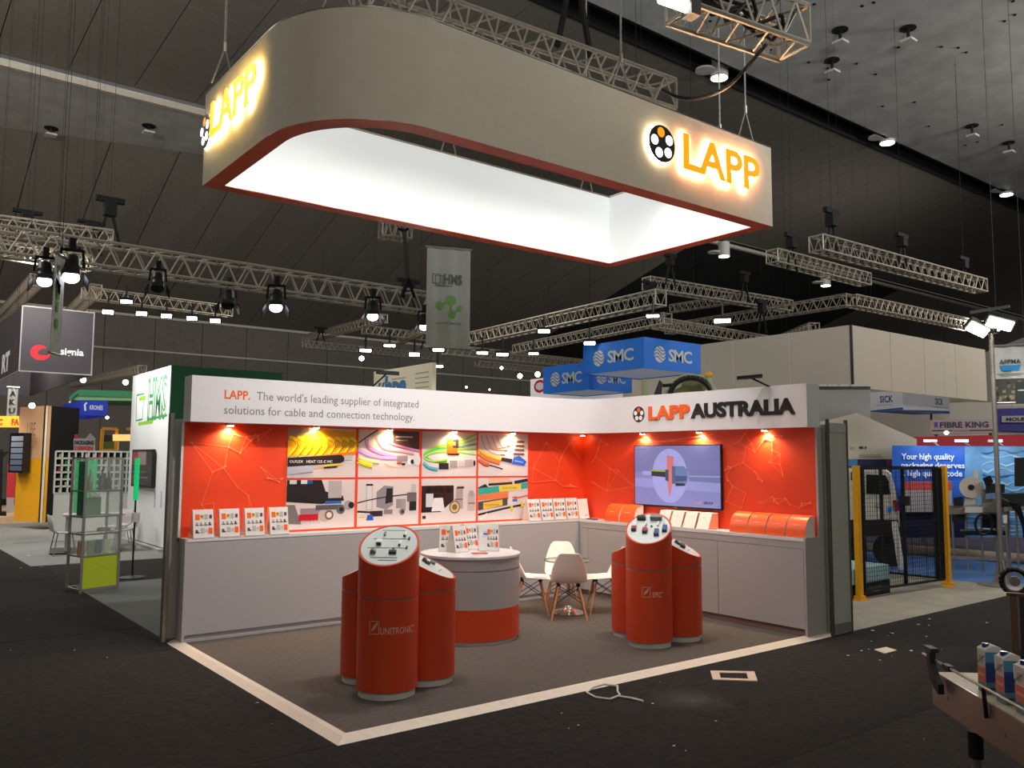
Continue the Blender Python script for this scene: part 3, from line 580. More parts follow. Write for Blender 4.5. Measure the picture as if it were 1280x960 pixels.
# =================================================================== KIOSKS
def column(root, c, r, z_lo, z_hi, tilt, nm_label=None, mark=None, items=()):
    cx, cy = c; dx, dy = math.cos(tilt), math.sin(tilt); n = 56
    def zt(x, y): return (z_lo+z_hi)/2 - (z_hi-z_lo)/2/r*((x-cx)*dx+(y-cy)*dy)
    def ringp(rr, z=None): return [(cx+rr*math.cos(2*PI*i/n), cy+rr*math.sin(2*PI*i/n), z) for i in range(n)]
    def shell_(r0, z0, z1=None):
        a = ringp(r0, z0); b = [(x, y, zt(x, y) if z1 is None else z1) for x, y, _ in ringp(r0)]
        return MB().add(a+b, [tuple(range(n-1, -1, -1))] + [(i, (i+1) % n, n+(i+1) % n, n+i) for i in range(n)])
    b = shell_(r, ZP+.06, .806); b.f.append(tuple(range(n, 2*n))); b.c.append(None)
    col = b.build('column', M['orange'], root, smooth=True)
    shell_(r-.018, ZP, ZP+.07).build('plinth', M['plinth'], col, smooth=True)
    mb = shell_(r-.006, .80, .822); mb.f.append(tuple(range(n, 2*n))); mb.c.append(None); mb.build('silver_band', M['silver'], col, smooth=True)
    up_ = shell_(r, .82)                                              # sloped upper drum with a rim around the plate
    k = len(up_.v); vs = [(cx+(r-.016)*math.cos(2*PI*i/n), cy+(r-.016)*math.sin(2*PI*i/n)) for i in range(n)]
    up_.v += [V((x, y, zt(x, y))) for x, y in vs] + [V((x, y, zt(x, y)-.02)) for x, y in vs]
    for i in range(n):
        j = (i+1) % n; up_.f += [(n+i, n+j, k+j, k+i), (k+i, k+j, k+n+j, k+n+i)]; up_.c += [None, None]
    up_.f.append(tuple(k+n+i for i in range(n))); up_.c.append(None)
    up_.build('upper_drum', M['orange'], root, smooth=True)
    # display plate
    a = [(x, y, zt(x, y)-.012) for x, y in [(cx+(r-.018)*math.cos(2*PI*i/n), cy+(r-.018)*math.sin(2*PI*i/n)) for i in range(n)]]
    c2 = [(x, y, z+.010) for x, y, z in a]
    pl = MB().add(a+c2, [tuple(range(n-1, -1, -1)), tuple(range(n, 2*n))]+[(i, (i+1) % n, n+(i+1) % n, n+i) for i in range(n)]).build('display_plate', M['plate'], root)
    sl = (z_hi-z_lo)/(2*r); up3 = V((-dx, -dy, sl)).normalized(); rt = V((-dy, dx, 0)); F = FR((cx, cy, (z_lo+z_hi)/2-.002), rt, up3)
    sc = math.sqrt(1+sl*sl)
    for kind, u, v, a, b, hgt, mm in items:
        u, v = u*r, v*r*sc; mb = MB()
        if kind == 'box': mb.cbox(F(u, v, hgt/2), F.x, F.u, F.n, a, b, hgt)
        else: mb.cyl(F(u, v-b/2, hgt/2+.002), F(u, v+b/2, hgt/2+.002), a/2, 10, col=None)
        mb.build({'box': 'connector_sample', 'rail': 'label_rail'}.get(kind, 'cable_gland_sample') if hgt > .004 else 'label_rail', mm, pl)
    if mark:
        word, ang, zc, w = mark
        pr = PR(None); pr.fn = lambda a_, b_, w_: V((cx+(r+w_)*math.cos(ang+a_/r), cy+(r+w_)*math.sin(ang+a_/r), zc+b_)); pc = (226, 176, 156)
        pr.circ(w+(-.028 if len(word) > 6 else .052), .012, .007, pc, 10)
        pr.text(word, -.035 if len(word) > 6 else .045, -.035, .05, pc, w=w, res=3, bold=.01)
        x0 = -.125 if len(word) > 6 else -.06
        for q in (((x0, -.035), (x0, .065)), ((x0, .065), (x0+.08, .065)), ((x0+.08, .065), (x0+.08, -.035)), ((x0+.08, -.035), (x0, -.035))): pr.line([(q[0][0]+(q[1][0]-q[0][0])*k_/8, q[0][1]+(q[1][1]-q[0][1])*k_/8) for k_ in range(9)], .005, pc)
        for q in range(3): pr.line([(x0+.018+.012*q, -.012+.01*q), (x0+.04+.014*q, .03+.012*q)], .011, pc)
        pr.build('lettering', col)
G_ = mat('grey_sample', (120, 122, 120), .4); R_ = mat('red_sample', (170, 24, 30), .35); N_ = mat('blue_sample', (40, 52, 130), .35); K_ = mat('dark_sample', (40, 42, 42), .35); WS = mat('white_sample', (236, 236, 232), .35); LR = mat('engraved_rail', (104, 110, 108), .5)
def kiosk(loc, a, r, Rr, word, w, lab, itemsF, itemsR, itemsL, band_ang):
    t = empty('display_kiosk', (loc[0], loc[1], ZP), lab, 'kiosk')
    for q, (lo, hi), it, mk in ((0, (1.085, 1.375), itemsF, True), (1, (.905, 1.15), itemsR, False), (-1, (.905, 1.15), itemsL, False)):
        b = a+q*2*PI/3; c = (loc[0]+Rr*math.cos(b), loc[1]+Rr*math.sin(b))
        column(t, c, r, lo, hi, b if q == 0 else a+q*math.radians(88), mark=(word, band_ang+q*2*PI/3, .585, w), items=it)
    return t
smallit = [('box', -.3, .35, .05, .03, .02, G_), ('box', .2, .4, .03, .03, .02, K_), ('gland', -.1, 0, .03, .05, .03, K_), ('gland', .35, -.1, .03, .05, .03, G_), ('box', 0, -.45, .12, .008, .002, LR), ('box', .1, .15, .06, .03, .03, K_)]
itA = [('box', 0, .72, .2, .006, .002, LR), ('box', .0, .30, .3, .008, .002, LR), ('box', -.05, -.14, .32, .008, .002, LR), ('box', -.05, -.6, .22, .012, .002, LR), ('gland', -.25, .5, .02, .04, .02, G_), ('gland', .45, .5, .022, .05, .022, WS), ('gland', .43, .42, .02, .02, .02, K_),
       ('box', -.35, .08, .045, .05, .03, WS), ('box', -.35, -.0, .04, .018, .03, K_), ('gland', .35, .06, .022, .05, .022, WS), ('gland', .35, -.03, .018, .02, .02, K_), ('gland', .62, .28, .016, .03, .016, K_), ('gland', .62, -.16, .016, .03, .016, K_),
       ('gland', -.45, -.38, .05, .03, .025, G_), ('box', .2, -.38, .06, .03, .025, K_), ('gland', .2, -.3, .02, .04, .03, K_), ('box', .1, -.72, .15, .01, .002, LR)]
itB = [('box', -.4, .55, .09, .04, .045, K_), ('box', .25, .58, .12, .05, .05, G_), ('gland', -.6, .18, .018, .06, .02, WS), ('gland', -.15, .22, .022, .07, .022, WS), ('gland', .38, .24, .022, .07, .022, WS), ('gland', .65, .15, .014, .08, .014, G_), ('box', .12, .1, .02, .02, .02, G_),
       ('box', -.62, -.12, .05, .06, .035, R_), ('box', -.12, -.22, .05, .065, .035, R_), ('box', .4, -.32, .045, .09, .035, N_), ('box', .72, -.06, .045, .09, .035, N_), ('box', -.62, -.2, .045, .02, .036, K_), ('box', -.12, -.31, .045, .02, .036, K_), ('box', .42, -.44, .045, .02, .036, K_), ('box', .74, -.18, .045, .02, .036, K_)]
kiosk((1.044, 1.064), -2.298, .25, .2887, 'UNITRONIC', .29, 'red-orange triple-column kiosk marked UNITRONIC, nearest to the camera', itA, smallit, smallit[:4], -2.19)
kiosk((4.196, .988), -2.564, .24, .291, 'EPIC', .10, 'red-orange triple-column kiosk marked EPIC, in front of the television wall', itB, smallit+[('box', -.2, -.2, .05, .05, .03, K_)], smallit[:4], -2.43)

# =================================================================== ROUND COUNTER
CC = (2.69, 2.29); RR = .545
rc = empty('round_counter', (CC[0], CC[1], ZP), 'round white counter with an orange lower half and brochures on top', 'counter')
MB().lathe([(0, ZP), (RR-.03, ZP), (RR-.03, ZP+.04), (0, ZP+.04)], CC, 64).build('plinth', M['plinth'], rc, smooth=True)
MB().lathe([(0, ZP+.04), (RR-.008, ZP+.04), (RR-.008, .392), (0, .392)], CC, 64).build('orange_band', M['orange'], rc, smooth=True)
MB().lathe([(0, .392), (RR-.008, .392), (RR-.008, .775), (RR-.02, .777), (RR-.02, .785), (RR-.008, .787), (RR-.008, .905), (0, .905)], CC, 64).build('drum', M['white_m'], rc, smooth=True)
MB().lathe([(0, .905), (RR, .905), (RR, .93), (0, .93)], CC, 64).build('top', M['white'], rc, smooth=True)

# =================================================================== BROCHURES IN HOLDERS
def brochure_print(pr, x, y, w, h):
    def b(u, v, a, c, col): pr.rect(x+u*w, y+v*h, x+(u+a)*w, y+(v+c)*h, col)
    b(.1, .62, .22, .2, OR); b(.35, .66, .16, .14, (214, 176, 60)); b(.37, .72, .12, .05, (110, 90, 60)); b(.55, .63, .17, .19, (176, 172, 172)); b(.78, .66, .14, .13, (110, 96, 96)); b(.84, .68, .08, .12, (40, 34, 36))
    for q in range(4): b(.1+.21*q, .42, .16, .05, (90, 80, 82)); b(.13+.21*q, .44, .08, .1, (150, 140, 140) if q != 3 else (50, 40, 42))
    b(.1, .16, .12, .12, (70, 64, 66)); b(.14, .16, .14, .05, (50, 44, 46)); b(.34, .16, .2, .18, (180, 178, 178)); b(.58, .2, .12, .1, (196, 180, 160)); b(.74, .14, .2, .2, OR)
def holder(frame, w, h, lean=.06, deep=.16, group='', lab='', plab='', blank=None):
    """stand-up acrylic pocket with a block of brochures leaning in it; frame origin = bottom left of the front"""
    f = frame; up = (f.u*h - f.n*0).normalized(); tl = (f.u*h - f.n*lean)   # face leans back
    F = FR(f(0, .004, 0), f.x, tl)
    t = empty('brochure_holder', f(w/2, 0, -deep/2), lab, 'brochure holder', group)
    mb = MB()
    for u in (0, w-.004):
        a = [f(u, 0, 0), f(u, 0, -deep), f(u, h, -lean-.03), f(u, h, -lean)]; mb.slab(a, f.x*.004)
    mb.build('side_panel', M['acryl'], t); 
    MB().obox(f(0, 0, -deep), f.x*w, f.n*deep, f.u*.004).build('base', M['acryl'], t)
    b = MB().obox(F(.006, 0, -.028), F.x*(w-.012), F.u*(h-.004), F.n*.026).build('brochure', M['paper'] if not blank else blank, None, label=plab, cat='brochure', group='brochures in '+group if group else None)
    return t, b, FR(F(.006, 0, -.002), F.x, F.u)
def bro(frame, w, h, lab, plab, group, style='cable', **k):
    t, b, F = holder(frame, w, h, group=group, lab=lab, plab=plab, **k)
    pr = PR(F)
    if style == 'cable': brochure_print(pr, 0, 0, w-.012, h)
    elif style == 'plain': pr.text('LAPP', .1, .03, .018, OR, w=.06, bold=.04); pr.rect(.03, h*.75, .11, h*.77, (220, 200, 190))
    elif style == 'app':
        pr.rect(.05, h*.6, .11, h*.68, (60, 120, 200)); pr.rect(.04, h*.73, .12, h*.74, GR); pr.rect(.04, h*.53, .12, h*.54, GR)
        brochure_print(pr, w*.35, 0, w*.6, h)
    s = pr.build('print', b); s.location = (0, 0, 0)
    return t
ordn = ('first', 'second', 'third', 'fourth')
for i, x in enumerate((.155, .435, .715, .995)):
    bro(FR((x, 3.752, 1.094), X_), .225, .305, '%s of four clear brochure holders from the left end of the long bench' % ordn[i], 'brochure with cable photos in the %s holder from the left end of the long bench' % ordn[i], 'holders at the left end of the long bench')
for i, x in enumerate((4.70, 4.935, 5.17, 5.405)):
    bro(FR((x, 3.752, 1.094), X_), .226, .305, '%s of four clear brochure holders by the inner corner, counted from the photo panels' % ordn[i], 'brochure with cable photos, %s from the photo panels in the inner corner row' % ordn[i], 'holders by the inner corner')
bro(FR((5.645, 3.76, 1.094), X_), .2, .29, 'clear holder with a plain cream brochure in the inner corner', 'plain cream brochure with small orange lettering in the inner corner', 'holders by the inner corner', 'plain')
pd = MB().obox((5.66, 3.44, 1.0935), (.05, 0, 0), (0, .2, 0), (0, 0, .012)).build('notepad', M['black'], None, label='thin dark pad lying on the bench in the inner corner', cat='notepad')
# on the round counter
def turned(x, y, deg): a = math.radians(deg); return FR((x, y, .931), (math.cos(a), math.sin(a), 0))
kw = dict(group='holders on the round counter')
bro(turned(2.42, 2.52, -40), .235, .29, 'clear brochure holder at the left of the round counter', 'brochure with cable photos at the left of the round counter', style='cable', **kw)
bro(turned(2.49, 2.285, 8), .2, .29, 'clear brochure holder turned to the right in the middle of the round counter', 'brochure with cable photos turned right in the middle of the round counter', style='cable', **kw)
bro(turned(2.755, 2.46, 8), .2, .29, 'clear brochure holder half hidden in the middle of the round counter', 'half hidden brochure behind the pocket with the blue mark', style='cable', **kw)
bro(turned(2.80, 2.30, -34), .235, .29, 'clear brochure holder with a blue mark at the right of the round counter', 'brochure with a blue mark and an orange square at the right of the counter', style='app', deep=.14, **kw)
MB().obox((2.58, 2.09, .9305), (.16, -.06, 0), (.06, .12, 0), (0, 0, .006)).build('leaflet', M['orange'], None, label='orange leaflet lying flat on the round counter between the holders', cat='leaflet')
# curved leaflet stands on the cupboard bench
og = mat('orange_leaflet', (244, 92, 34), .35, var=.03); wp = mat('cream_leaflet', (240, 226, 216), .45, var=.02)
def curved_stand(y1, w, m, m2, lab, group, name, curved):
    t = empty(name, (5.78, y1-w/2, 1.093), lab, 'leaflet stand', group)
    if curved: prof = [(5.665, 1.095), (5.668, 1.15), (5.685, 1.21), (5.71, 1.26), (5.745, 1.30), (5.79, 1.322), (5.84, 1.33)]
    else: prof = [(5.66, 1.095), (5.74, 1.285), (5.86, 1.29)]
    bx = 5.86
    mb = MB(); q = [(x, 0, z) for x, z in prof]+[(bx, 0, prof[-1][1]), (bx, 0, 1.095)]
    mb.slab([(x, y1-.004, z) for x, _, z in q], (0, -(w-.02), 0)); mb.build('body', m2, t, smooth=False)
    mb = MB(); k = len(prof); vs = [V((x, y1, z)) for x, z in prof]+[V((x, y1-w+.012, z)) for x, z in prof]; vs += [p+V((-.004, 0, .003)) for p in vs]
    fs = []
    for i in range(k-1): fs += [(i, i+1, k+i+1, k+i), (2*k+i, 3*k+i, 3*k+i+1, 2*k+i+1), (i, 2*k+i, 2*k+i+1, i+1), (k+i, k+i+1, 3*k+i+1, 3*k+i)]
    fs += [(0, k, 3*k, 2*k), (k-1, 3*k-1, 4*k-1, 2*k-1)]
    mb.add(vs, fs).build('leaflet_front', m, t, smooth=True)
    i0 = 3 if curved else 1
    a = V((prof[2 if curved else 0][0]-.006, y1-w*.3, (1.225 if curved else 1.22))); 
    F = FR(a, -Y_, V((.3 if curved else .42, 0, 1)))
    if not curved: F = FR(V((5.66+.08*(1.225-1.095)/.19-.0055, y1-w*.3, 1.228)), -Y_, V((.08, 0, .19)))
    pr = PR(F); pr.rect(0, 0, w*.35, .006, (250, 200, 170) if curved else (200, 190, 190)); pr.build('print', t)
for i, y in enumerate((1.11, .85, .59, .33)): curved_stand(y, .255, og, wp, '%s of four glossy orange leaflet stands in a row at the right end of the cupboard bench' % ordn[i], 'orange leaflet stands at the right end of the bench', 'leaflet_stand', True)
for i, y in enumerate((3.26, 2.97)): curved_stand(y, .28, og, wp, '%s orange leaflet stand left of the television, by the inner corner' % ('farther' if i == 0 else 'nearer'), 'orange leaflet stands by the inner corner', 'leaflet_stand', True)
for i, y in enumerate((2.28, 2.06, 1.84, 1.62)): curved_stand(y, .20, wp, mat('pink_side', (226, 150, 124), .5), '%s of four white leaflet stands below the television, from the left' % ordn[i], 'white leaflet stands below the television', 'leaflet_stand', False)
MB().obox((5.70, 1.13, 1.0935), (.1, 0, 0), (0, .2, 0), (0, 0, .008)).build('leaflet', wp, None, label='cream leaflet lying flat between the white and the orange stands', cat='leaflet')

# =================================================================== TABLE AND CHAIRS
T = V((4.5, 2.72, ZP))
tb = empty('bistro_table', T, 'small round glass table on a chrome pedestal between the chairs', 'table')
MB().lathe([(0, .672), (.295, .672), (.3, .677), (.295, .684), (0, .684)], (T.x, T.y), 48).build('glass_top', M['glass'], tb, smooth=True)
MB().lathe([(.296, .671), (.302, .671), (.302, .685), (.296, .685)], (T.x, T.y), 48).build('glass_edge', mat('grey_green_edge', (96, 104, 98), .2), tb, smooth=True)
MB().lathe([(0, .66), (.06, .66), (.06, .672), (0, .672)], (T.x, T.y), 20).build('top_flange', M['chrome'], tb, smooth=True)
MB().cyl((T.x, T.y, .08), (T.x, T.y, .665), .025, 16).build('column', M['chrome'], tb, smooth=True)
MB().lathe([(0, ZP), (.235, ZP), (.235, ZP+.008), (.15, ZP+.03), (.06, ZP+.055), (.03, ZP+.09), (0, ZP+.09)], (T.x, T.y), 40).build('base', M['chrome'], tb, smooth=True)
def make_chair():
    t = empty('shell_chair', (0, 0, 0))
    prof = [(.235, .425, .205, .0), (.215, .438, .215, .005), (.13, .432, .225, .012), (.03, .425, .228, .022), (-.08, .428, .228, .034), (-.15, .447, .225, .05), (-.195, .50, .222, .06), (-.22, .57, .215, .055), (-.24, .65, .195, .04), (-.26, .73, .165, .025), (-.275, .79, .135, .012), (-.28, .81, .10, .005)]
    n = 15; vs = []
    for x, z, hw, curl in prof:
        for j in range(n):
            u = -1+2*j/(n-1); e = abs(u)**2.6
            if x > -.12: vs.append((x, u*hw, z+curl*e*1.1))
            else: vs.append((x+curl*e*1.6, u*hw, z+.0*e))
    m = len(prof); fs = [(i*n+j, i*n+j+1, (i+1)*n+j+1, (i+1)*n+j) for i in range(m-1) for j in range(n-1)]
    o = MB().add(vs, fs).build('seat_shell', M['shellw'], t, smooth=True)
    s = o.modifiers.new('thickness', 'SOLIDIFY'); s.thickness = .012; s.offset = 0
    sb = o.modifiers.new('smooth', 'SUBSURF'); sb.levels = 1; sb.render_levels = 1
    tops = {}
    for sx in (1, -1):
        for sy in (1, -1):
            a = V((sx*.115 - .01, sy*.12, .40)); b = V((sx*.215-.02, sy*.215, 0)); tops[(sx, sy)] = (a, b)
            MB().cyl(b, a, .010, 10, r2=.016).build('leg', M['oak'], t, smooth=True)
            MB().cyl(a+V((0, 0, -.035)), a+V((0, 0, .03)), .017, 10).build('leg_bracket', M['blackm'], t)
    def P(k, f): a, b = tops[k]; return a+(b-a)*f
    for k1, k2 in (((1, 1), (1, -1)), ((-1, 1), (-1, -1)), ((1, 1), (-1, 1)), ((1, -1), (-1, -1))):
        MB().tube([P(k1, .04), P(k2, .5)], .005).tube([P(k2, .04), P(k1, .5)], .005).build('cross_brace', M['blackm'], t)
    return t
ch0 = make_chair()
spots_ = [((4.235, 2.42), 52, 'white shell chair seen from behind, its shaded back towards the camera'), ((4.13, 2.99), -36, 'white shell chair on the left of the glass table, beside the round counter'),
          ((4.87, 2.47), 144, 'white shell chair on the right of the glass table, half behind the kiosk'), ((4.76, 3.14), 231, 'cream shell chair at the back of the glass table, facing the camera')]
for i, ((x, y), a, lab) in enumerate(spots_):
    o = ch0 if i == 0 else copy_tree(ch0)
    o.location = (x, y, ZP); o.rotation_euler = (0, 0, math.radians(a)); tag(o, lab, 'chair', 'shell chairs round the glass table')
MB().obox((4.05, 2.86, ZP+.449), (.13, -.1, 0), (.05, .07, 0), (0, 0, .012)).build('booklet', M['paper'], None, label='pale booklet lying on the seat of the left shell chair', cat='booklet')

# =================================================================== TRUSSES AND RIGGING
def ztop(y): return 14.98 if y < 11.5 else (14.2 if y < 24 else max(9.3, 14-(y-24)*.3))
def truss(p, q, w, lab, single=False, r=None, up=Z_, group=None, n=None):
    p, q = V(p), V(q); d = q-p; L = d.length; dn = d/L; a = dn.cross(Z_).normalized(); b = a.cross(dn).normalized(); r = r or w*.07
    t = empty('truss', (p+q)/2, lab, 'truss', group)
    cor = [a*w/2+b*w/2, -a*w/2+b*w/2, -a*w/2-b*w/2, a*w/2-b*w/2]
    for c in cor: MB().cyl(p+c, q+c, r, 6).build('chord', M['truss'], t)
    n = n or max(3, round(L/(w*1.0))); allb = MB()
    for s in range(4):
        c0, c1 = cor[s], cor[(s+1) % 4]
        for i in range(n):
            e = p+d*(i/n); f = p+d*((i+1)/n); m = (e+f)/2
            for u, v in (((e+c0), (m+c1)), ((m+c1), (f+c0))):
                if single and s in (1, 3): MB().cyl(u, v, r*.5, 5).build('lattice_brace', M['truss'], t)
                else: allb.cyl(u, v, r*.5, 5)
    for e in (p, q):
        for s in range(4): allb.cyl(e+cor[s], e+cor[(s+1) % 4], r*.7, 5)
    allb.build('lattice_web', M['truss'], t, kind='stuff')
    for u in (.12, .88):
        e = p+d*u; MB().cyl(e, (e.x, e.y, ztop(e.y)), .003, 3).build('suspension_wire', M['void'], t)
    return t
def trp(x0, y0, x1, y1, z, w, lab, **k):   # from one pixel to another at a height
    return truss(gz(x0, y0, z), gz(x1, y1, z), w, lab, **k)
TG = None
trp(452, -4, 832, 124, 6.35, .36, 'silver box truss running above the long side of the hanging sign', single=True)
trp(850, -8, 992, 42, 6.5, .42, 'silver box truss entering at the top right, tangled cables inside', single=True)
trp(-30, 297, 578, 386, 5.4, .42, 'long silver truss crossing the left half of the hall', single=True)
trp(-20, 280, 140, 300, 6.8, .36, 'short silver truss end above the long truss at far left')
trp(-20, 308, 112, 330, 5.9, .3, 'silver truss just below the long truss at far left')
trp(-10, 408, 46, 350, 7.6, .36, 'steep silver truss at the left edge above the dark cube sign')
trp(84, 396, 120, 362, 7.4, .34, 'steep short truss right of the hanging strip banner at far left')
trp(104, 366, 288, 390, 7.2, .36, 'silver truss carrying the row of white floodlights at left')
trp(380, 430, 545, 447, 7.2, .3, 'thin far truss left of the hanging white banner, lowest of the group')
trp(382, 424, 480, 398, 7.9, .34, 'thin far truss rising to the right under the barn-door lamp')
trp(455, 412, 560, 425, 7.6, .34, 'thin far truss meeting the left edge of the hanging white banner')
trp(500, 426, 530, 412, 7.6, .3, 'short far cross truss left of the hanging white banner')
trp(588, 424, 826, 372, 6.6, .42, 'silver truss rising to the right from behind the hanging white banner', single=True)
trp(645, 437, 835, 398, 6.3, .32, 'silver truss just above the larger blue box sign', single=True)
trp(556, 437, 735, 456, 6.2, .36, 'silver truss below the hanging white banner, ending at the blue box sign')
trp(596, 455, 690, 464, 6.6, .3, 'short dark far truss with small round lamps')
trp(808, 354, 986, 383, 8.2, .42, 'dark silver truss under the right corner of the ring sign')
trp(820, 404, 996, 433, 6.6, .36, 'silver truss over the right end of the larger blue box sign')
trp(835, 412, 1062, 375, 7.6, .4, 'silver truss rising right towards the white suspended panels')
trp(980, 425, 1018, 410, 6.6, .36, 'truss stub in front of the white suspended panels')
trp(1064, 376, 1240, 412, 7.6, .4, 'silver truss above the right face of the white suspended panels', single=True)
trp(1020, 304, 1226, 358, 7.6, .4, 'upper silver truss at the right with four chain hoists on it', single=True)
trp(965, 320, 1082, 350, 7.9, .38, 'silver truss just left of and below the upper right truss')
trp(840, 386, 930, 372, 8.2, .3, 'far truss behind the elongated white lamp')
trp(92, 480, 178, 462, 5.2, .3, 'far truss above the green canopy at left')
def hoist(px, py, z, h, lab, legs=True):
    p = gz(px, py, z); t = empty('chain_hoist', p, lab, 'chain hoist', 'black chain hoists above the trusses')
    MB().box((p.x-.13, p.y-.12, p.z+h*.45), (p.x+.13, p.y+.12, p.z+h*.85)).build('motor', M['void'], t, bevel=.02)
    MB().box((p.x-.3, p.y-.06, p.z+h*.85), (p.x+.3, p.y+.06, p.z+h)).build('cross_bar', M['void'], t)
    for s in (-1, 1): MB().bar((p.x+.06*s, p.y, p.z+h*.5), (p.x+.26*s, p.y, p.z-.35), .05).build('sling', M['void'], t)
    MB().cyl((p.x, p.y, p.z+h), (p.x, p.y, ztop(p.y)), .005, 5).build('chain', M['void'], t)
for px, py, z, h, lab in ((136, 290, 7, .8, 'black chain hoist on the short truss end at far left'), (33, 290, 7, .5, 'black chain hoist at the far left edge'), (113, 300, 7, .45, 'smaller black chain hoist beside the tall one at far left'),
    (990, 325, 7.9, .8, 'black chain hoist right of the ring sign corner'), (1040, 302, 7.8, .9, 'tallest black chain hoist on the upper right truss'), (1128, 322, 7.8, .7, 'black chain hoist in the middle of the upper right truss'),
    (1205, 348, 7.8, .7, 'black chain hoist near the right end of the upper right truss'), (838, 345, 8.4, .8, 'black chain hoist just below the right side of the ring sign'), (931, 365, 8.4, .8, 'black chain hoist on the dark truss under the sign corner'),
    (953, 405, 7, .9, 'large black chain hoist left of the white suspended panels'), (812, 372, 6.9, .5, 'black chain hoist where two trusses meet above the blue sign'), (510, 375, 5.7, .5, 'black sling hoist on the long truss beside the white banner'), (718, 30, 6.9, 1.0, 'black clamp hoist over the truss above the ring sign'),
    (401, 422, 7.6, .5, 'small black hoist on the far truss left of the barn-door lamp'), (532, 428, 7.6, .4, 'small black hoist near the left edge of the white banner')):
    hoist(px, py, z, h, lab)
rp = gd(505, 290, 14.5)
t = empty('rigging_strop', rp, 'black rigging strop hanging from the truss end below the ring sign', 'strop')
a = gd(505, 288, 14.5); b = gd(510, 348, 14.5); MB().bar(a, b, .05).build('strap', M['black'], t)
for s in (-8, 8): MB().bar(b, gd(510+s, 372, 14.5), .05).build('sling', M['void'], t)
for s in (0, 14): MB().bar(gd(497+s, 286, 14.5), a, .04).build('sling', M['void'], t)
trp(476, 286, 512, 290, 6.0, .3, 'truss end visible just below the ring sign, above the strop')
# cable swag at top right
def swag(pts, r, m, name, lab, cat='cable'):
    q = []
    P_ = [pts[0]]+list(pts)+[pts[-1]]
    for a in range(1, len(P_)-2):
        for k in range(8):
            t = k/8; q.append(.5*((2*P_[a])+(-P_[a-1]+P_[a+1])*t+(2*P_[a-1]-5*P_[a]+4*P_[a+1]-P_[a+2])*t*t+(-P_[a-1]+3*P_[a]-3*P_[a+1]+P_[a+2])*t**3))
    q.append(pts[-1]); return MB().tube(q, r).build(name, m, None, label=lab, cat=cat)
swag([gd(828, 112, 9.3), gd(850, 122, 9.3), gd(878, 122, 9.2), gd(910, 108, 9), gd(935, 82, 8.8), gd(958, 55, 8.6)], .02, M['black'], 'power_cable', 'black cable swagging between the two silver trusses at the top')
tk = empty('cable_bundle', gz(925, 15, 6.5), 'tangled black cable bundle lying in the top right truss', 'cable bundle')
for i in range(6):
    r = random.Random(i); p0 = gz(880, 5, 6.5); p1 = gz(985, 40, 6.5); pts = [p0.lerp(p1, k/7)+V((0, r.uniform(-.14, .14), r.uniform(-.12, .2))) for k in range(8)]
    MB().tube(pts, .022).build('cable', M['black'], tk)
# lamps
def flood(px, py, D, w, h, lab, name='floodlight', m=None, tilt=0, grp='white floodlights along the trusses', rod=.35):
    w *= .85; h *= .62; c = gd(px, py, D); vd = V((c.x-CAM.x, c.y-CAM.y, 0)).normalized(); rt = vd.cross(Z_)
    nrm = (V((0, 0, -1))*.55-vd*.84).normalized(); upv = rt.cross(nrm).normalized()
    t = empty(name, c, lab, 'floodlight', grp)
    rr = rt*math.cos(tilt)+upv*math.sin(tilt); u2 = nrm.cross(rr)
    MB().cbox(c, rr, u2, nrm, w+.06, h+.06, .09).build('housing', M['black'], t)
    MB().cbox(c+nrm*.05, rr, u2, nrm, w, h, .012).build('lamp', m or M['lamp'], t)
    MB().bar(c, c+V((0, 0, rod)), .035).build('bracket', M['black'], t); MB().cyl(c+Z_*rod, (c.x, c.y, ztop(c.y)), .0008, 3).build('safety_wire', M['void'], t)
o_ = ('first', 'second', 'third', 'fourth', 'fifth')
for i, (px, py) in enumerate(((135, 389), (177, 391), (208, 394), (240, 397), (269, 400))):
    flood(px, py, 21, .26, .14, '%s from the left in the row of white floodlights at left' % o_[i])
flood(158, 376, 21, .28, .12, 'white floodlight above the left end of the floodlight row')
for px, py, w, h, lab in ((457, 437, .3, .1, 'flat white lamp left of the yellow-white sign top'), (487, 431, .3, .09, 'flat white lamp on the far truss below the barn-door lamp'), (518, 442, .28, .12, 'flat white lamp just left of the white banner'), (548, 436, .3, .12, 'white lamp below the lower left corner of the white banner'), (547, 457, .3, .08, 'flat white lamp above the top right corner of the yellow-white sign'),
    (603, 440, .3, .1, 'flat white lamp right of the white banner, left of a pair'), (628, 442, .32, .1, 'flat white lamp right of the white banner, right of a pair'), (680, 413, .32, .12, 'white lamp under the truss that rises to the right'), (737, 428, .3, .12, 'white lamp at the upper left corner of the larger blue sign'),
    (667, 441, .26, .08, 'flat white lamp right of the pair by the banner'), (816, 394, .34, .1, 'flat white lamp in the black frame above the larger blue sign'), (903, 400, .42, .15, 'elongated bright lamp above the right end of the blue sign')):
    flood(px, py, 20, w, h, lab)
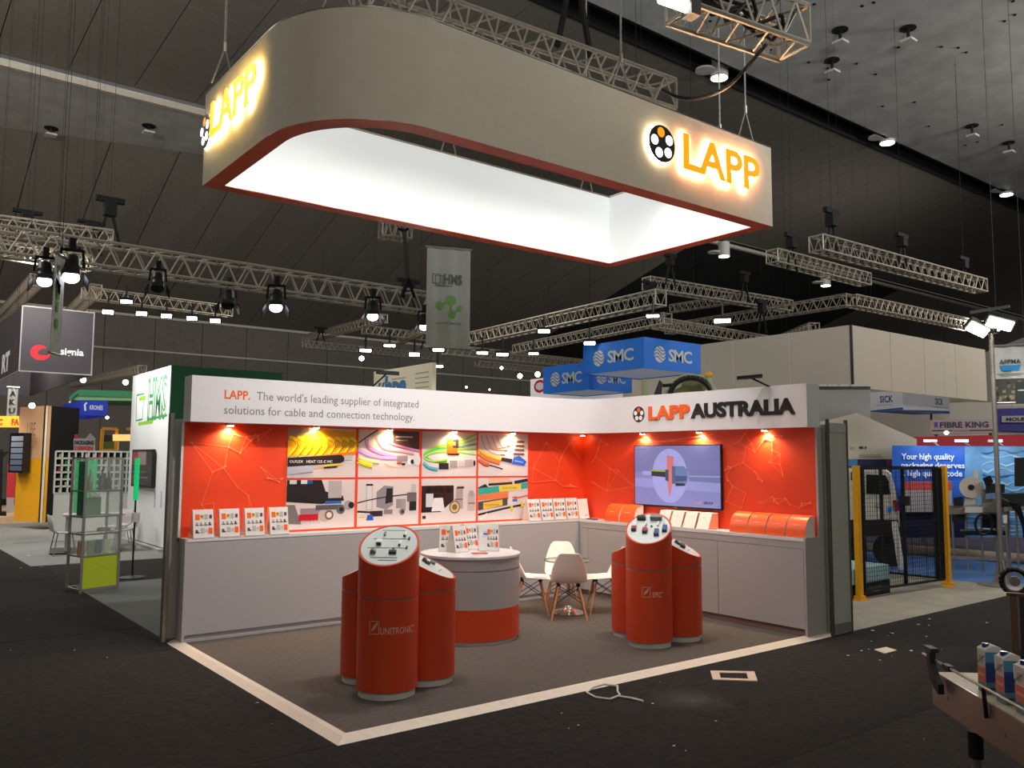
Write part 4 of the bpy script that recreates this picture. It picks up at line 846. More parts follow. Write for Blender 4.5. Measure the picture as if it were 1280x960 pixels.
def par(px, py, D, s, lab, lit=True, warm=False):
    c = gd(px, py, D); vd = V((c.x-CAM.x, c.y-CAM.y, 0)).normalized(); ax = (V((0, 0, -1))*.8-vd*.6).normalized(); t = empty('stage_lamp', c, lab, 'stage lamp', 'stage lamps hanging from the long truss')
    MB().cyl(c-ax*.25*s, c+ax*.1*s, .105*s, 16, r2=.12*s).build('can', M['black'], t, smooth=True)
    if lit: MB().cyl(c+ax*.09*s, c+ax*.115*s, .105*s, 16).build('lens', M['lampc'] if not warm else M['lamp'], t)
    sd = ax.cross(Z_).normalized(); n2 = sd.cross(ax)
    for a in (sd, -sd, n2): MB().obox(c+ax*.1*s+a*.15*s-a.cross(ax)*.1*s, a.cross(ax)*.2*s, ax*.16*s+a*.06*s, a*.008).build('barn_door', M['blackm'], t)
    MB().bar(c-ax*.1*s+sd*.15*s, c+Z_*.3*s+sd*.13*s, .03*s).bar(c-ax*.1*s-sd*.15*s, c+Z_*.3*s-sd*.13*s, .03*s).bar(c+Z_*.3*s-sd*.145*s, c+Z_*.3*s+sd*.145*s, .035*s).bar(c+Z_*.3*s, c+Z_*.46*s, .08*s).build('yoke', M['void'], t); MB().cyl(c+Z_*.4*s, (c.x, c.y, ztop(c.y)), .0008, 3).build('safety_wire', M['void'], t)
par(56, 346, 13.2, .9, 'bright stage lamp under the long truss, farthest left'); par(89, 340, 13.3, 1.05, 'brightest stage lamp, right beside the thin hanging strip banner'); par(197, 356, 13.8, .8, 'dark unlit stage lamp under the long truss left of centre', lit=False)
par(345, 379, 14.6, 1.0, 'bright stage lamp under the long truss in front of the left hall wall'); par(466, 391, 15.4, .95, 'stage lamp with open barn doors left of the white banner'); par(285, 377, 20, 1.2, 'dark lamp on the right end of the floodlight truss', lit=False)
par(530, 405, 18, .9, 'small lamp partly behind the left edge of the white banner')
for px, py, s, lab in ((452, 448, .9, 'warm round lamp above the yellow-white sign'), (627, 460, .6, 'small slanted lamp on the dark far truss'), (650, 470, .9, 'warm round lamp on the dark far truss'), (672, 468, 1, 'warm round lamp beside the smaller blue sign'), (104, 475, .9, 'warm round lamp below the dark cube sign, left'), (157, 478, .9, 'warm round lamp over the green canopy'), (40, 507, .9, 'warm round lamp left of the tan panel top'), (1248, 412, .5, 'small lamp behind the twin floodlights'), (1183, 541, .6, 'lamp shining over the white sign with purple mark'), (134, 522, .5, 'small lamp at the right corner of the blue sign at left'), (583, 484, .4, 'small lamp low over the fascia, left of centre'), (612, 487, .3, 'tiny lamp low over the fascia')):
    c = gd(px, py, 24); t = empty('round_lamp', c, lab, 'lamp', 'small round lamps far back'); vd = (CAM-c).normalized()
    MB().cyl(c-vd*.2, c, .09*s, 14).build('can', M['black'], t); MB().cyl(c, c+vd*.02, .075*s, 16).build('lens', M['lamp'], t); MB().cyl(c-vd*.1, V((c.x, c.y, ztop(c.y))), .0008, 3).build('safety_wire', M['void'], t)
t = empty('tube_light', gz(842, 6, 6.2), 'white fluorescent tube light cut by the top edge', 'tube light')
a = gz(826, -2, 6.2); b = gz(860, 10, 6.2); MB().cyl(a, b, .05, 10).build('tube', M['lamp'], t); MB().bar(a+Z_*.06, b+Z_*.06, .12, .05).build('housing', M['truss'], t)
MB().cbox(b+(b-a)*.12, b-a, (b-a).cross(Z_), Z_, .12, .14, .16).build('end_block', M['black'], t)

# =================================================================== HANGING BOX SIGNS
def box_sign(name, cx, lx, rx, yt, yb, D, m, lab, cat='hanging sign', inset=0, bottom=None, frame=None, th=.03):
    """open box with its near corner at pixel column cx, left face going away in +y, right face along +x"""
    C = gd(cx, yb, D); zb = C.z; zt = gd(cx, yt, D).z; y1 = gx(lx, yb, C.x).y; x1 = gy(rx, yb, C.y).x
    t = empty(name, (C.x, C.y, zb), lab, cat)
    MB().box((C.x, C.y, zb), (C.x+th, y1, zt)).build('left_panel', m, t); MB().box((C.x+th, C.y, zb), (x1, C.y+th, zt)).build('right_panel', m, t)
    MB().box((x1-th, C.y+th, zb), (x1, y1, zt)).build('far_right_panel', m, t); MB().box((C.x+th, y1-th, zb), (x1-th, y1, zt)).build('far_left_panel', m, t)
    if bottom: MB().box((C.x+th, C.y+th, zb+.02), (x1-th, y1-th, zb+.06)).build('underside', bottom, t)
    return t, C, y1, x1, zb, zt
def wires(t, C, y1, x1, zt, zz=None):
    for x, y in ((C.x+.1, C.y+.1), (x1-.1, C.y+.1), (C.x+.1, y1-.1)): MB().cyl((x, y, zt), (x, y, zz or ztop(y)), .005, 4).build('wire', M['void'], t)
def smc(F, w, h, p):
    r = h*.27; c = (w*.27, h*.5); pr = PR(F); WC = (214, 216, 212)
    pr.circ(c[0], c[1], r, WC, 28)
    for q in range(4): pr.line([(c[0]-r*1.0+r*.35*k, c[1]-r*.55+q*r*.42+r*.3*math.sin(k*1.1)) for k in range(7)], r*.12, (16, 96, 200))
    pr.text('SMC', w*.42, h*.5-h*.19, h*.38, WC, w=w*.42, bold=.02, sp=.85); pr.build('lettering', p)
def smc_sign(cx, lx, rx, yt, yb, D, lab):
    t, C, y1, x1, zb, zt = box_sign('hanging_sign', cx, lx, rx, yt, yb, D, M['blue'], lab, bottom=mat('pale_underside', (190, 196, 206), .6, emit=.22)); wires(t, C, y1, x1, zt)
    smc(FR((C.x, y1, zb), -Y_), y1-C.y, zt-zb, t); smc(FR((C.x, C.y, zb), X_), x1-C.x, zt-zb, t)
smc_sign(805, 729, 876, 421, 460, 19, 'larger blue box sign lettered SMC on both visible faces')
smc_sign(737, 679, 790, 452, 487, 21.5, 'smaller blue box sign lettered SMC, partly behind the larger one')
t, C, y1, x1, zb, zt = box_sign('hanging_sign', 701, 663, 800, 470, 497, 25, mat('white_box', (232, 226, 226), .5, emit=.25), 'white box sign with a red oval behind the blue box signs')
pr = PR(FR((C.x, y1, zb), -Y_)); pr.circ(.45, .4, .28, (210, 30, 50), ry=.2); pr.circ(.45, .4, .2, WH, ry=.12); pr.build('print', t)
# dark cube sign
t, C, y1, x1, zb, zt = box_sign('hanging_sign', 23, -30, 115, 381, 464, 20, mat('charcoal_banner', (62, 56, 62), .6), 'large charcoal cube sign with a red swirl and the word insignia')
wires(t, C, y1, x1, zt); w, h = x1-C.x, zt-zb; F = FR((C.x, C.y, zb), X_); pr = PR(F)
for e in (((0, .01), (w, .01)), ((.01, 0), (.01, h)), ((w-.01, 0), (w-.01, h)), ((0, h-.01), (w, h-.01))): pr.line(list(e), .025, (150, 146, 148))
RD = (226, 40, 52)
pr.line([(w*.3+w*.11*math.cos(math.radians(a)), h*.3+h*.09*math.sin(math.radians(a))) for a in range(60, 300, 15)], [.01+.13*math.sin(PI*k/15) for k in range(16)], RD)
pr.line([(w*.24, h*.235), (w*.31, h*.225), (w*.38, h*.255), (w*.41, h*.30)], [.1, .1, .06, .01], RD)
pr.text('insignia', w*.44, h*.30, h*.1, (226, 222, 222), w=w*.43, bold=.03); pr.build('lettering', t)
pr = PR(FR((C.x, y1, zb), -Y_)); L = y1-C.y; pr.text('RT', L-2.6, h*.12, h*.28, (226, 224, 220), w=1.2, bold=.05); pr.circ(L-.6, h*.3, .16, (120, 60, 70), ry=.3); pr.circ(L-.6, h*.3, .1, (62, 56, 62), ry=.2); pr.line([(0, .01), (L, .01)], .025, (150, 146, 148)); pr.build('lettering', t)
# blue box sign at left (white lettering)
t, C, y1, x1, zb, zt = box_sign('hanging_sign', 101, 78, 134, 500, 519, 30, mat('royal_blue', (24, 50, 170), .5, emit=.12), 'royal blue box sign lettered KRONES at left'); w, h = x1-C.x, zt-zb
pr = PR(FR((C.x, C.y, zb), X_)); pr.text('KRONES', w*.32, h*.4, h*.28, (220, 226, 240), w=w*.5, bold=.02); pr.line([(w*.16, h*.3), (w*.13, h*.7), (w*.2, h*.85)], .05, (220, 226, 240)); pr.build('lettering', t)
# suspended white panels, right
t, C, y1, x1, zb, zt = box_sign('suspended_panel_wall', 1066, 770, 1233, 406, 484, 22, M['tent'], 'large suspended box of white panels right of the blue signs', 'panel wall', th=.02)
for nm in ('left_panel', 'right_panel'):
    for o in [k for k in bpy.data.objects if k.parent == t and k.name.startswith(nm)]: bpy.data.objects.remove(o)
y = C.y; i = 0
pw = mat('suspended_white_panel', (196, 186, 168), .55, var=.02)
for px in (1066, 988, 917, 850, 770):
    yy = gx(px, 470, C.x).y
    if px != 1066: MB().box((C.x, y+.012, zb), (C.x+.03, yy-.012, zt)).build('panel', pw, t)
    y = yy
x = C.x
for px in (1066, 1114, 1156, 1195, 1233):
    xx = gy(px, 470, C.y).x
    if px != 1066: MB().box((x+.015, C.y, zb), (xx-.012, C.y+.03, zt)).build('panel', pw, t)
    x = xx
MB().bar((C.x, C.y, zb), (C.x, C.y, zt), .05).build('corner_post', M['black'], t)
# white box sign with blue lettering
t, C, y1, x1, zb, zt = box_sign('hanging_sign', 1129, 1080, 1187, 488, 513, 26, mat('white_lit_sign', (222, 222, 226), .5, emit=.12), 'white box sign lettered SICK on both faces below the white panels', bottom=M['shell']); wires(t, C, y1, x1, zt, 9)
BL = (20, 90, 190)
for F, w, u, s in ((FR((C.x, y1, zb), -Y_), y1-C.y, .42, .34), (FR((C.x, C.y, zb), X_), x1-C.x, .68, .18)):
    h = zt-zb; pr = PR(F); pr.text('SICK', w*u, h*.45, h*.32, BL, w=w*s, bold=.03); pr.poly([(0, 0), (w, 0), (w, h*.16), (w*.5, h*.1), (0, h*.03)], (50, 110, 190)); pr.rect(w*(u-.1), h*.3, w*(u+.3), h*.33, (200, 190, 196)); pr.build('lettering', t)

# =================================================================== BANNERS
def banner(px, D, y0, y1_, lab, m, tx, rod=True):
    """hanging fabric banner given by its two upper corners"""
    a = gd(px[0], y0, D[0]); b = gd(px[1], y1_[0], D[1]); zb = gd(px[0], y1_[1], D[0]).z
    t = empty('hanging_banner', V(((a.x+b.x)/2, (a.y+b.y)/2, zb)), lab, 'banner')
    zt = (a.z+b.z)/2; A = V((a.x, a.y, zb)); B = V((b.x, b.y, zb)); d = (B-A); w = d.length; F = FR(A, d, Z_)
    mb = MB(); n = 16
    for k in range(n):
        u0, u1 = w*k/n, w*(k+1)/n; f0, f1 = .012*math.sin(k*.9), .012*math.sin((k+1)*.9)
        mb.add([F(u0, 0, f0), F(u1, 0, f1), F(u1, zt-zb, f1), F(u0, zt-zb, f0), F(u0, 0, f0-.004), F(u1, 0, f1-.004), F(u1, zt-zb, f1-.004), F(u0, zt-zb, f0-.004)], [(0, 1, 2, 3), (7, 6, 5, 4), (3, 2, 6, 7), (0, 4, 5, 1)])
    mb.build('fabric', m, t, smooth=True)
    MB().cyl(F(-.03, zt-zb, 0), F(w+.03, zt-zb, 0), .025, 8).cyl(F(-.03, 0, 0), F(w+.03, 0, 0), .02, 8).build('rod', M['alu'], t)
    for u in (.1, w-.1): MB().cyl(F(u, zt-zb, 0), V((F(u, 0).x, F(u, 0).y, ztop(F(u, 0).y))), .004, 4).build('wire', M['blackm'], t)
    pr = PR(F, .016); tx(pr, w, zt-zb); pr.build('print', t); return t
def outline_logo(pr, x, y, s, c1, c2):
    def sq(x0, y0, a, b, c): pr.line([(x0, y0), (x0+a, y0), (x0+a, y0+b), (x0, y0+b), (x0, y0)], s*.05, c)
    sq(x, y, s*.42, s*.5, c1); sq(x+s*.16, y-s*.08, s*.4, s*.5, c2); pr.text('HMS', x+s*.62, y, s*.5, c1, w=s*1.0, bold=.04); pr.line([(x+s*.16, y-s*.12), (x+s*1.1, y-s*.12)], s*.05, c2)
def bh(pr, w, h):
    outline_logo(pr, w*.13, h*.64, w*.42, (54, 62, 52), (70, 96, 44)); G = (88, 150, 24)
    P = ((.3, .42, .085), (.56, .475, .115), (.76, .40, .06), (.58, .335, .09))
    pr.line([(w*.3, h*.42), (w*.42, h*.45), (w*.56, h*.475)], w*.05, G); pr.line([(w*.56, h*.475), (w*.55, h*.4), (w*.58, h*.335)], w*.05, G); pr.line([(w*.58, h*.335), (w*.76, h*.40)], w*.04, G)
    for x, y, r in P: pr.circ(w*x, h*y, r*w*1.05, G)
    pr.text('smart', w*.23, h*.235, w*.07, (110, 150, 60), w=w*.22); pr.text('Connect', w*.46, h*.235, w*.07, (50, 54, 50), w=w*.33)
bm = mat('grey_banner_fabric', (176, 178, 170), .85, var=.03)
banner((534, 588), (17, 17.2), 305, (316, 434), 'wide hanging banner with a green molecule sign beside the long truss', bm, bh)
def bs(pr, w, h):
    for y, a in ((.8, .5), (.55, .7), (.42, .5), (.25, .6)): pr.rect(w*.3, h*y, w*(.3+.4*a), h*(y+.1), (88, 150, 24))
banner((69, 81), (13.0, 13.3), 318, (320, 441), 'narrow hanging strip banner seen almost edge-on at left', bm, bs)
def ap(pr, w, h):
    pr.rect(0, 0, w, h*.42, (70, 66, 56)); r = random.Random(2)
    for _ in range(50): x, y = r.uniform(0, .85)*w, r.uniform(0, .36)*h; pr.rect(x, y, x+.08*w, y+.05*h, r.choice(((110, 100, 80), (40, 38, 32), (140, 130, 108), (60, 70, 70))))
    pr.rect(w*.55, 0, w, h*.36, (44, 52, 52)); pr.rect(w*.62, h*.2, w*.9, h*.22, (200, 200, 190))
    pr.text('APPMA', w*.2, h*.68, h*.075, (60, 70, 76), w=w*.52, bold=.02); pr.poly([(w*.2, h*.655), (w*.72, h*.655), (w*.66, h*.56), (w*.26, h*.56)], (40, 150, 220)); pr.rect(w*.12, h*.5, w*.8, h*.51, GR); pr.rect(w*.18, h*.475, w*.74, h*.485, GR)
banner((1238, 1290), (15.9, 15.9), 428, (436, 504), 'white banner lettered APPMA on the tall lighting pole', mat('white_banner', (206, 206, 200), .7), ap)
def ak(pr, w, h):
    for q, c in enumerate('AKU'): pr.text(c, w*.2, h*(.70-.29*q), h*.17, (30, 28, 28), w=w*.6, bold=.05)
banner((10, 23), (26, 26), 484, (484, 521), 'narrow white banner lettered A K U at the far left', mat('grey_white_banner', (150, 150, 146), .7), ak)

# =================================================================== LEFT NEIGHBOURS
def onplane(x, y, c, n): d = ray(x, y); return CAM + d*((c-CAM).dot(n)/d.dot(n))
LAST = None
class PXF:   # print frame lying just in front of the last slab; uv() turns a picture position into its coordinates
    def __init__(s, px, py, off=.02):
        s.c, s.n0 = LAST; s.c = s.c-s.n0*off; o = onplane(px, py, s.c, s.n0); s.F = FR(o, s.n0.cross(Z_), Z_)
    def uv(s, px, py): p = onplane(px, py, s.c, s.n0)-s.F.o; return p.dot(s.F.x), p.z
    def text(s, pr, t, x0, x1, yb, h, col, bold=.02): a = s.uv(x0, yb); b = s.uv(x1, yb); e = s.uv(x0, yb-h); pr.text(t, a[0], a[1], e[1]-a[1], col, w=b[0]-a[0], bold=bold)
    def rect(s, pr, x0, y0, x1, y1, col): a = s.uv(x0, y1); b = s.uv(x1, y0); pr.rect(a[0], a[1], b[0], b[1], col)
def slabpx(name, pts, D, depth, m, t=None, **k):   # outline at distance D given real thickness away from the viewer
    P = [gd(x, y, D) for x, y in pts]; c = sum(P, V())/len(P); vd = V((c.x-CAM.x, c.y-CAM.y, 0)).normalized()
    P = [onplane(x, y, c, vd) for x, y in pts]      # upright and planar, facing the aisle
    global LAST; LAST = (c, vd)
    return MB().slab(P, vd*depth).build(name, m, t, **k)
def frpx(px, py, D):
    p = gd(px, py, D); vd = V((p.x-CAM.x, p.y-CAM.y, 0)).normalized(); return FR(p, vd.cross(Z_), Z_)
# white tower with green side
TX, TY = 2.46, 12.96
tw = empty('exhibition_tower', (3.2, 14.5, 0), 'tall white tower with a green end wall and green outline lettering', 'exhibition stand')
MB().box((TX, TY+.05, .08), (TX+.06, 16.1, 3.88)).build('white_panel', M['towerw'], tw)
MB().box((TX, TY, .05), (4.9, TY+.05, 3.88)).build('green_panel', M['green'], tw)
MB().box((TX-.12, TY-.02, 0), (5, 16.2, .06)).build('base', M['white_m'], tw)
MB().box((4.85, TY+.05, .06), (4.9, 16.1, 3.88)).box((TX+.06, 16.05, .06), (4.85, 16.1, 3.88)).build('rear_panel', M['green'], tw)
F = FR((TX, 16.1, 0), -Y_); pr = PR(F); G1, G2 = (60, 150, 90), (150, 200, 50)
def lp(px, py): p = gx(px, py, TX); return (16.1-p.y, p.z)
z = lambda a: [lp(*q) for q in a]
pr.line(z([(171, 494), (180, 492), (178, 524), (170, 526), (171, 494)]), .05, G1); pr.line(z([(174, 499), (182, 497)]), .09, G2); pr.line(z([(173, 530), (191, 527)]), .08, G2); pr.line(z([(191, 527), (192, 520)]), .04, G2)
a = lp(184, 523); b = lp(209, 519); pr.text('HMS', a[0], a[1], .84, G1, w=(b[0]-a[0])*.95, bold=.05); pr.text('HMS', a[0]+.05, a[1]+.02, .80, (224, 230, 224), w=(b[0]-a[0])*.9, bold=-.015); pr.line([(a[0], a[1]-.03), (b[0], b[1]-.0)], .05, G1)
for q in range(2):
    a = lp(193+8*q, 614); pr.rect(a[0], a[1]-.35, a[0]+.12, a[1], (186, 192, 216))
pr.build('lettering', tw)
tv2 = empty('television', (2.4, 13.9, 1.3), 'dark television mounted on the white tower', 'television')
a = lp(171, 555); b = lp(195, 599); y0 = 16.1-a[0]; y1_ = 16.1-lp(196, 575)[0]
MB().box((TX-.09, y1_, 1.28), (TX-.03, y0, 2.12)).build('bezel', M['black'], tv2); MB().box((TX-.03, y1_+.3, 1.5), (TX, y0-.3, 1.9)).build('wall_bracket', M['blackm'], tv2)
pr = PR(FR((TX-.09, y0, 1.28), -Y_)); L = y0-y1_; pr.rect(.04, .05, L-.04, .79, (40, 34, 34)); pr.rect(.04, .5, L*.5, .79, (120, 30, 40)); pr.rect(L*.3, .5, L*.7, .79, (120, 100, 100)); pr.rect(.1, .2, L*.8, .24, (80, 74, 70)); pr.rect(.1, .32, L*.7, .36, (80, 70, 66)); pr.build('screen', tv2, PRTE)
for yy in (13.5, 15.2): area('tower_fill_light', (1.6, yy, 4.1), (2.46, yy, 2.4), .3, 22, (1, 1, .98))  # unseen fill lights added to brighten the white tower face
area('meeting_area_fill_light', (1.0, 19, 5.5), (1.5, 20, 0), 1.2, 210, (1, .95, .88)); area('meeting_area_fill_light', (0, 13, 5.8), (1.2, 14.6, 0), 1.0, 130, (1, .97, .9)); area('wall_fill_light', (-1.5, 22.5, 4.6), (2.2, 26, 2), .6, 160, (1, .86, .7))  # more added fill, without fixtures, to lift the meeting area and the wall
# green canopy + counter behind
t = empty('canopy', gd(130, 500, 34), 'green flat canopy edge left of the white tower', 'canopy')
slabpx('fascia', [(86, 496), (98, 487), (98, 492), (86, 502)], 33, .2, mat('green_canopy', (20, 120, 76), .5), t); slabpx('fascia', [(98, 487), (175, 489), (175, 497), (98, 495)], 33, 3, MATS['green_canopy'], t); slabpx('soffit_edge', [(97, 495), (175, 497), (175, 501), (90, 500)], 33.1, 3, mat('pale_green_edge', (120, 180, 130), .5), t)
for px in (88, 172): MB().cyl(gd(px, 500, 34), V((gd(px, 500, 34).x, gd(px, 500, 34).y, .0)), .06, 8).build('post', M['alu'], t)
# deck, tan/yellow wall, black wall, television
dk = gz(0, 655); dk2 = gz(62, 646)
t = empty('timber_deck', (3, 27, 0), 'pale timber deck at the far left under the yellow wall', 'deck')
MB().box((-6, 23.2, 0), (3.6, 30, .2)).build('boards', M['wood'], t)
t = empty('display_wall', gd(60, 640, 28), 'tan, yellow and black display wall on the timber deck', 'wall')
def wz(x, y, zz, D): p = gd(x, y, D); return V((p.x, p.y, zz))
a, b, c = wz(20, 600, .2, 27.2), wz(54, 600, .2, 26.0), wz(95, 600, .2, 26.8)
zt = gd(54, 507, 26).z; zm = gd(54, 560, 26).z
def vwall(p, q, z0, z1, m, nm, par_, th=.12):
    d = (q-p); n = V((-d.y, d.x, 0)).normalized()*th
    if n.dot(p-CAM) < 0: n = -n
    return MB().slab([V((p.x, p.y, z0)), V((q.x, q.y, z0)), V((q.x, q.y, z1)), V((p.x, p.y, z1))], n).build(nm, m, par_)
vwall(a, b, 1.9, zt, M['tan'], 'tan_panel', t); vwall(a, b, .2, 1.9, M['yellow'], 'yellow_panel', t); vwall(b+V((.02, 0, 0)), c, .2, zt, M['black'], 'black_panel', t)
MB().bar(V((b.x, b.y, .2)), V((b.x, b.y, zt)), .05).build('corner_post', M['cream'], t)
d = (b-a).normalized(); F = FR(V((a.x, a.y, 0)), d, Z_); Lw = (b-a).length; pr = PR(F); pr.text('LIBE', Lw*.32, zt-.8, .36, (120, 84, 60), w=Lw*.3); pr.rect(Lw*.34, zt-1.15, Lw*.56, zt-1.1, (170, 130, 100)); pr.build('lettering', t)
t = empty('television', gd(33, 590, 26), 'tall dark television on the tan and yellow wall', 'television')
z0, z1 = gd(30, 591, 26.4).z, gd(30, 541, 26.4).z; nn = F.n
MB().obox(F(.05, z0, .25), F.x*(Lw*.52), -F.n*.2, Z_*(z1-z0)).build('cabinet', M['screen'], t); pr = PR(FR(F(.05, z0, .25), F.x, Z_))
for q in range(6): pr.rect(.08, (z1-z0)*(.05+.15*q), Lw*.5, (z1-z0)*(.17+.15*q), (70+14*q, 78+14*q, 96+12*q))
pr.build('screen', t, PRTE)
# yellow strip sign and red roll-up at the edge
t = empty('strip_sign', gd(12, 528, 25), 'yellow strip sign with red letters C FA at the left edge', 'sign')
slabpx('board', [(-8, 520), (24, 520), (24, 534), (-8, 534)], 25, .15, mat('yellow_sign', (250, 200, 60), .5, emit=.5), t)
Q = PXF(-6, 534); pr = PR(Q.F); Q.text(pr, 'C', -2, 3, 531, 7, (230, 90, 20), .06); Q.text(pr, 'FA', 14, 24, 531, 7, (230, 90, 20), .06); pr.build('lettering', t)
t = empty('roll_up_banner', gd(15, 640, 29), 'red roll-up banner left of the yellow wall', 'banner'); slabpx('fabric', [(10, 579), (20, 579), (18, 622), (8, 622)], 29, .05, M['red'], t); slabpx('base', [(8, 622), (18, 622), (17, 641), (8, 641)], 29, .3, M['white_m'], t)
t = empty('lectern', gd(2, 640, 22), 'black upright stand cut by the left edge', 'stand'); slabpx('post', [(-6, 562), (4, 562), (2, 641), (-6, 641)], 22, .3, M['black'], t); slabpx('arm', [(0, 566), (12, 564), (5, 571), (0, 572)], 22, .2, M['black'], t); slabpx('foot', [(-6, 640), (8, 640), (8, 645), (-6, 645)], 21.9, .5, M['black'], t)
# pigeon-hole shelf with products
t = empty('product_shelf', gd(110, 640, 24), 'white grid shelf full of small products behind the white table', 'shelf')
D0 = 22.5; F = frpx(66, 640, D0); e = gd(172, 640, D0); w = (gd(172, 640, D0)-gd(66, 640, D0)).dot(F.x); ztop = gd(66, 564, D0).z; zlow = gd(66, 617, D0).z
Fz = FR(V((F.o.x, F.o.y, 0)), F.x, Z_); nx, nz = 13, 6
MB().obox(Fz(0, 0, 0), Fz.x*w, -Fz.n*.4, Z_*zlow).build('base_cabinet', M['plinth'], t); MB().obox(Fz(0, zlow, -.38), Fz.x*w, -Fz.n*.02, Z_*(ztop-zlow)).build('back_panel', mat('shelf_back', (96, 92, 88), .7), t)
for i in range(nx+1): MB().obox(Fz(w*i/nx-.02, zlow, 0), Fz.x*.04, -Fz.n*.38, Z_*(ztop-zlow)).build('divider', M['plinth'], t)
for j in range(nz+1): MB().obox(Fz(0, zlow+(ztop-zlow)*j/nz-.02, 0), Fz.x*w, -Fz.n*.38, Z_*.04).build('shelf_board', M['plinth'], t)
r = random.Random(4); cols = ((30, 28, 28), (50, 46, 44), (200, 50, 50), (220, 200, 150), (60, 140, 60), (40, 36, 40), (240, 230, 220), (26, 26, 26))
OW = 'first second third fourth fifth sixth seventh eighth ninth tenth eleventh twelfth thirteenth'.split()
pn = dict(zip(cols, ('black', 'dark brown', 'red', 'cream', 'green', 'dark grey', 'white', 'glossy black')))
pm = {c: mat('product_%d_%d' % (c[0], c[1]), c, .5) for c in cols}
for i in range(nx):
    for j in range(nz):
        c = r.choice(cols); cw = w/nx; ch_ = (ztop-zlow)/nz; hh = ch_*r.uniform(.45, .75); x0 = cw*i+.05+r.uniform(0, .05); ww = cw*r.uniform(.45, .62)
        mb = MB().obox(Fz(x0, zlow+ch_*j+.021, -.08), Fz.x*ww, -Fz.n*.2, Z_*hh)
        mb.build('product', pm[c], None, label='%s packet in the grid shelf, %s row up, %s column across' % (pn[c], OW[j], OW[i]), cat='product', group='products in the white grid shelf')
t = empty('wall_sign', gd(105, 560, 24), 'white board lettered PACKAGING DESIGN above the grid shelf', 'sign'); slabpx('board', [(92, 548), (119, 548), (119, 564), (92, 564)], 24, .05, M['white_m'], t); PB = LAST; slabpx('red_tab', [(93, 543), (98, 543), (98, 549), (93, 549)], 24, .05, M['red'], t); slabpx('roof_peak', [(106, 549), (113, 541), (120, 549)], 24, .05, M['white_m'], t)
LAST = PB; Q = PXF(93, 563); pr = PR(Q.F); Q.text(pr, 'PACKAGING', 93, 117, 555.5, 4.5, (40, 34, 34), .05); Q.text(pr, 'DESIGN', 93, 116, 562.5, 4.5, (210, 40, 40), .05); pr.build('lettering', t)
t = empty('exhibition_stand', gd(145, 560, 25), 'yellow frame with panels beyond the glass showcase', 'frame')
for a, b in ((((128, 536), (146, 536))), (((125, 563), (143, 563))), (((128, 536), (126, 563))), (((146, 536), (144, 563))), (((158, 536), (170, 536)))): MB().bar(gd(a[0], a[1], 24.5), gd(b[0], b[1], 24.5), .07).build('bar', M['yellow'], t)
slabpx('glow_panel', [(141, 543), (166, 543), (166, 551), (141, 551)], 24.4, .2, mat('warm_lightbox', (255, 206, 120), .5, emit=.9), t); slabpx('dark_panel', [(129, 544), (140, 544), (140, 552), (129, 552)], 24.6, .1, M['black'], t); slabpx('green_panel', [(129, 553), (143, 553), (143, 560), (129, 560)], 24.6, .1, mat('moss', (90, 120, 60), .6), t)
for a in ((129, 536, 122, 575), (147, 552, 144, 575), (166, 552, 160, 575)): p = gd(a[2], a[3], 24.6); MB().bar(gd(a[0], a[1], 24.6), V((p.x, p.y, .2)), .06).build('leg', M['cream'], t)
# glass showcase
sc = empty('glass_showcase', (.25, 8.3, 0), 'tall glass display case with green glass and a lime base panel', 'showcase')
A, B, Cc, Dd = gz(100, 742), gz(144, 735), None, gz(93, 737)
A = V((-.05, 8.05, 0)); ex = (V((.50, 8.30, 0))-A); e2 = V((-.10, .42, 0)); ex.z = 0
H = 1.93
for u in (0, 1):
    for v in (0, 1):
        p = A+ex*u+e2*v; MB().bar(p, p+Z_*H, .035).build('post', M['alu'], sc)
for zz in (.05, .52, .83, 1.08, 1.45, H):
    for a, b in ((A, A+ex), (A, A+e2), (A+ex, A+ex+e2), (A+e2, A+ex+e2)): MB().bar(a+Z_*zz, b+Z_*zz, .022).build('rail', M['alu'], sc)
for a, b in ((A, ex), (A, e2), (A+ex, e2)):
    MB().obox(a+Z_*.52, b, b.cross(Z_).normalized()*.005, Z_*(H-.52)).build('glass_pane', M['pane'], sc)
for zz in (.83, 1.08, 1.45): MB().obox(A+Z_*zz, ex, e2, Z_*.008).build('glass_shelf', M['pane'], sc)
MB().obox(A+Z_*.06+ex*.03, ex*.94, e2*.05, Z_*.46).build('front_panel', M['lime'], sc); MB().obox(A+Z_*.5+ex*.03, ex*.94, e2*.94, Z_*.02).build('floor_board', M['lime'], sc)
MB().obox(A+Z_*1.12+e2*.95+ex*.05, ex*.6, e2*.03, Z_*.78).build('green_back_pane', M['emgreen'], sc); MB().obox(A+Z_*1.1+e2*.05, e2*.5, ex*.05, Z_*.78).build('green_side_pane', mat('deep_green_pane', (10, 90, 66), .3, alpha=.8), sc)
def inside(u, v, zz, w, h, m, nm, lab, cyl=False):
    p = A+ex*u+e2*v+Z_*zz
    mb = MB().lathe([(0, zz), (w/2, zz), (w/2, zz+h*.6), (w*.16, zz+h*.75), (w*.16, zz+h), (0, zz+h)], (p.x, p.y), 14) if cyl else MB().cbox(p+Z_*h/2, ex, e2, Z_, w, .05, h)
    mb.build(nm, m, None, smooth=cyl, label=lab, cat=nm.replace('_', ' '))
inside(.3, .5, 1.458, .08, .3, M['olive'], 'bottle', 'olive bottle on the top shelf of the glass showcase, left', True); inside(.62, .5, 1.458, .1, .3, M['black'], 'bottle', 'dark bottle on the top shelf of the glass showcase', True); inside(.8, .5, 1.458, .09, .26, M['screen'], 'bottle', 'dark bottle nearest the right post of the glass showcase', True)
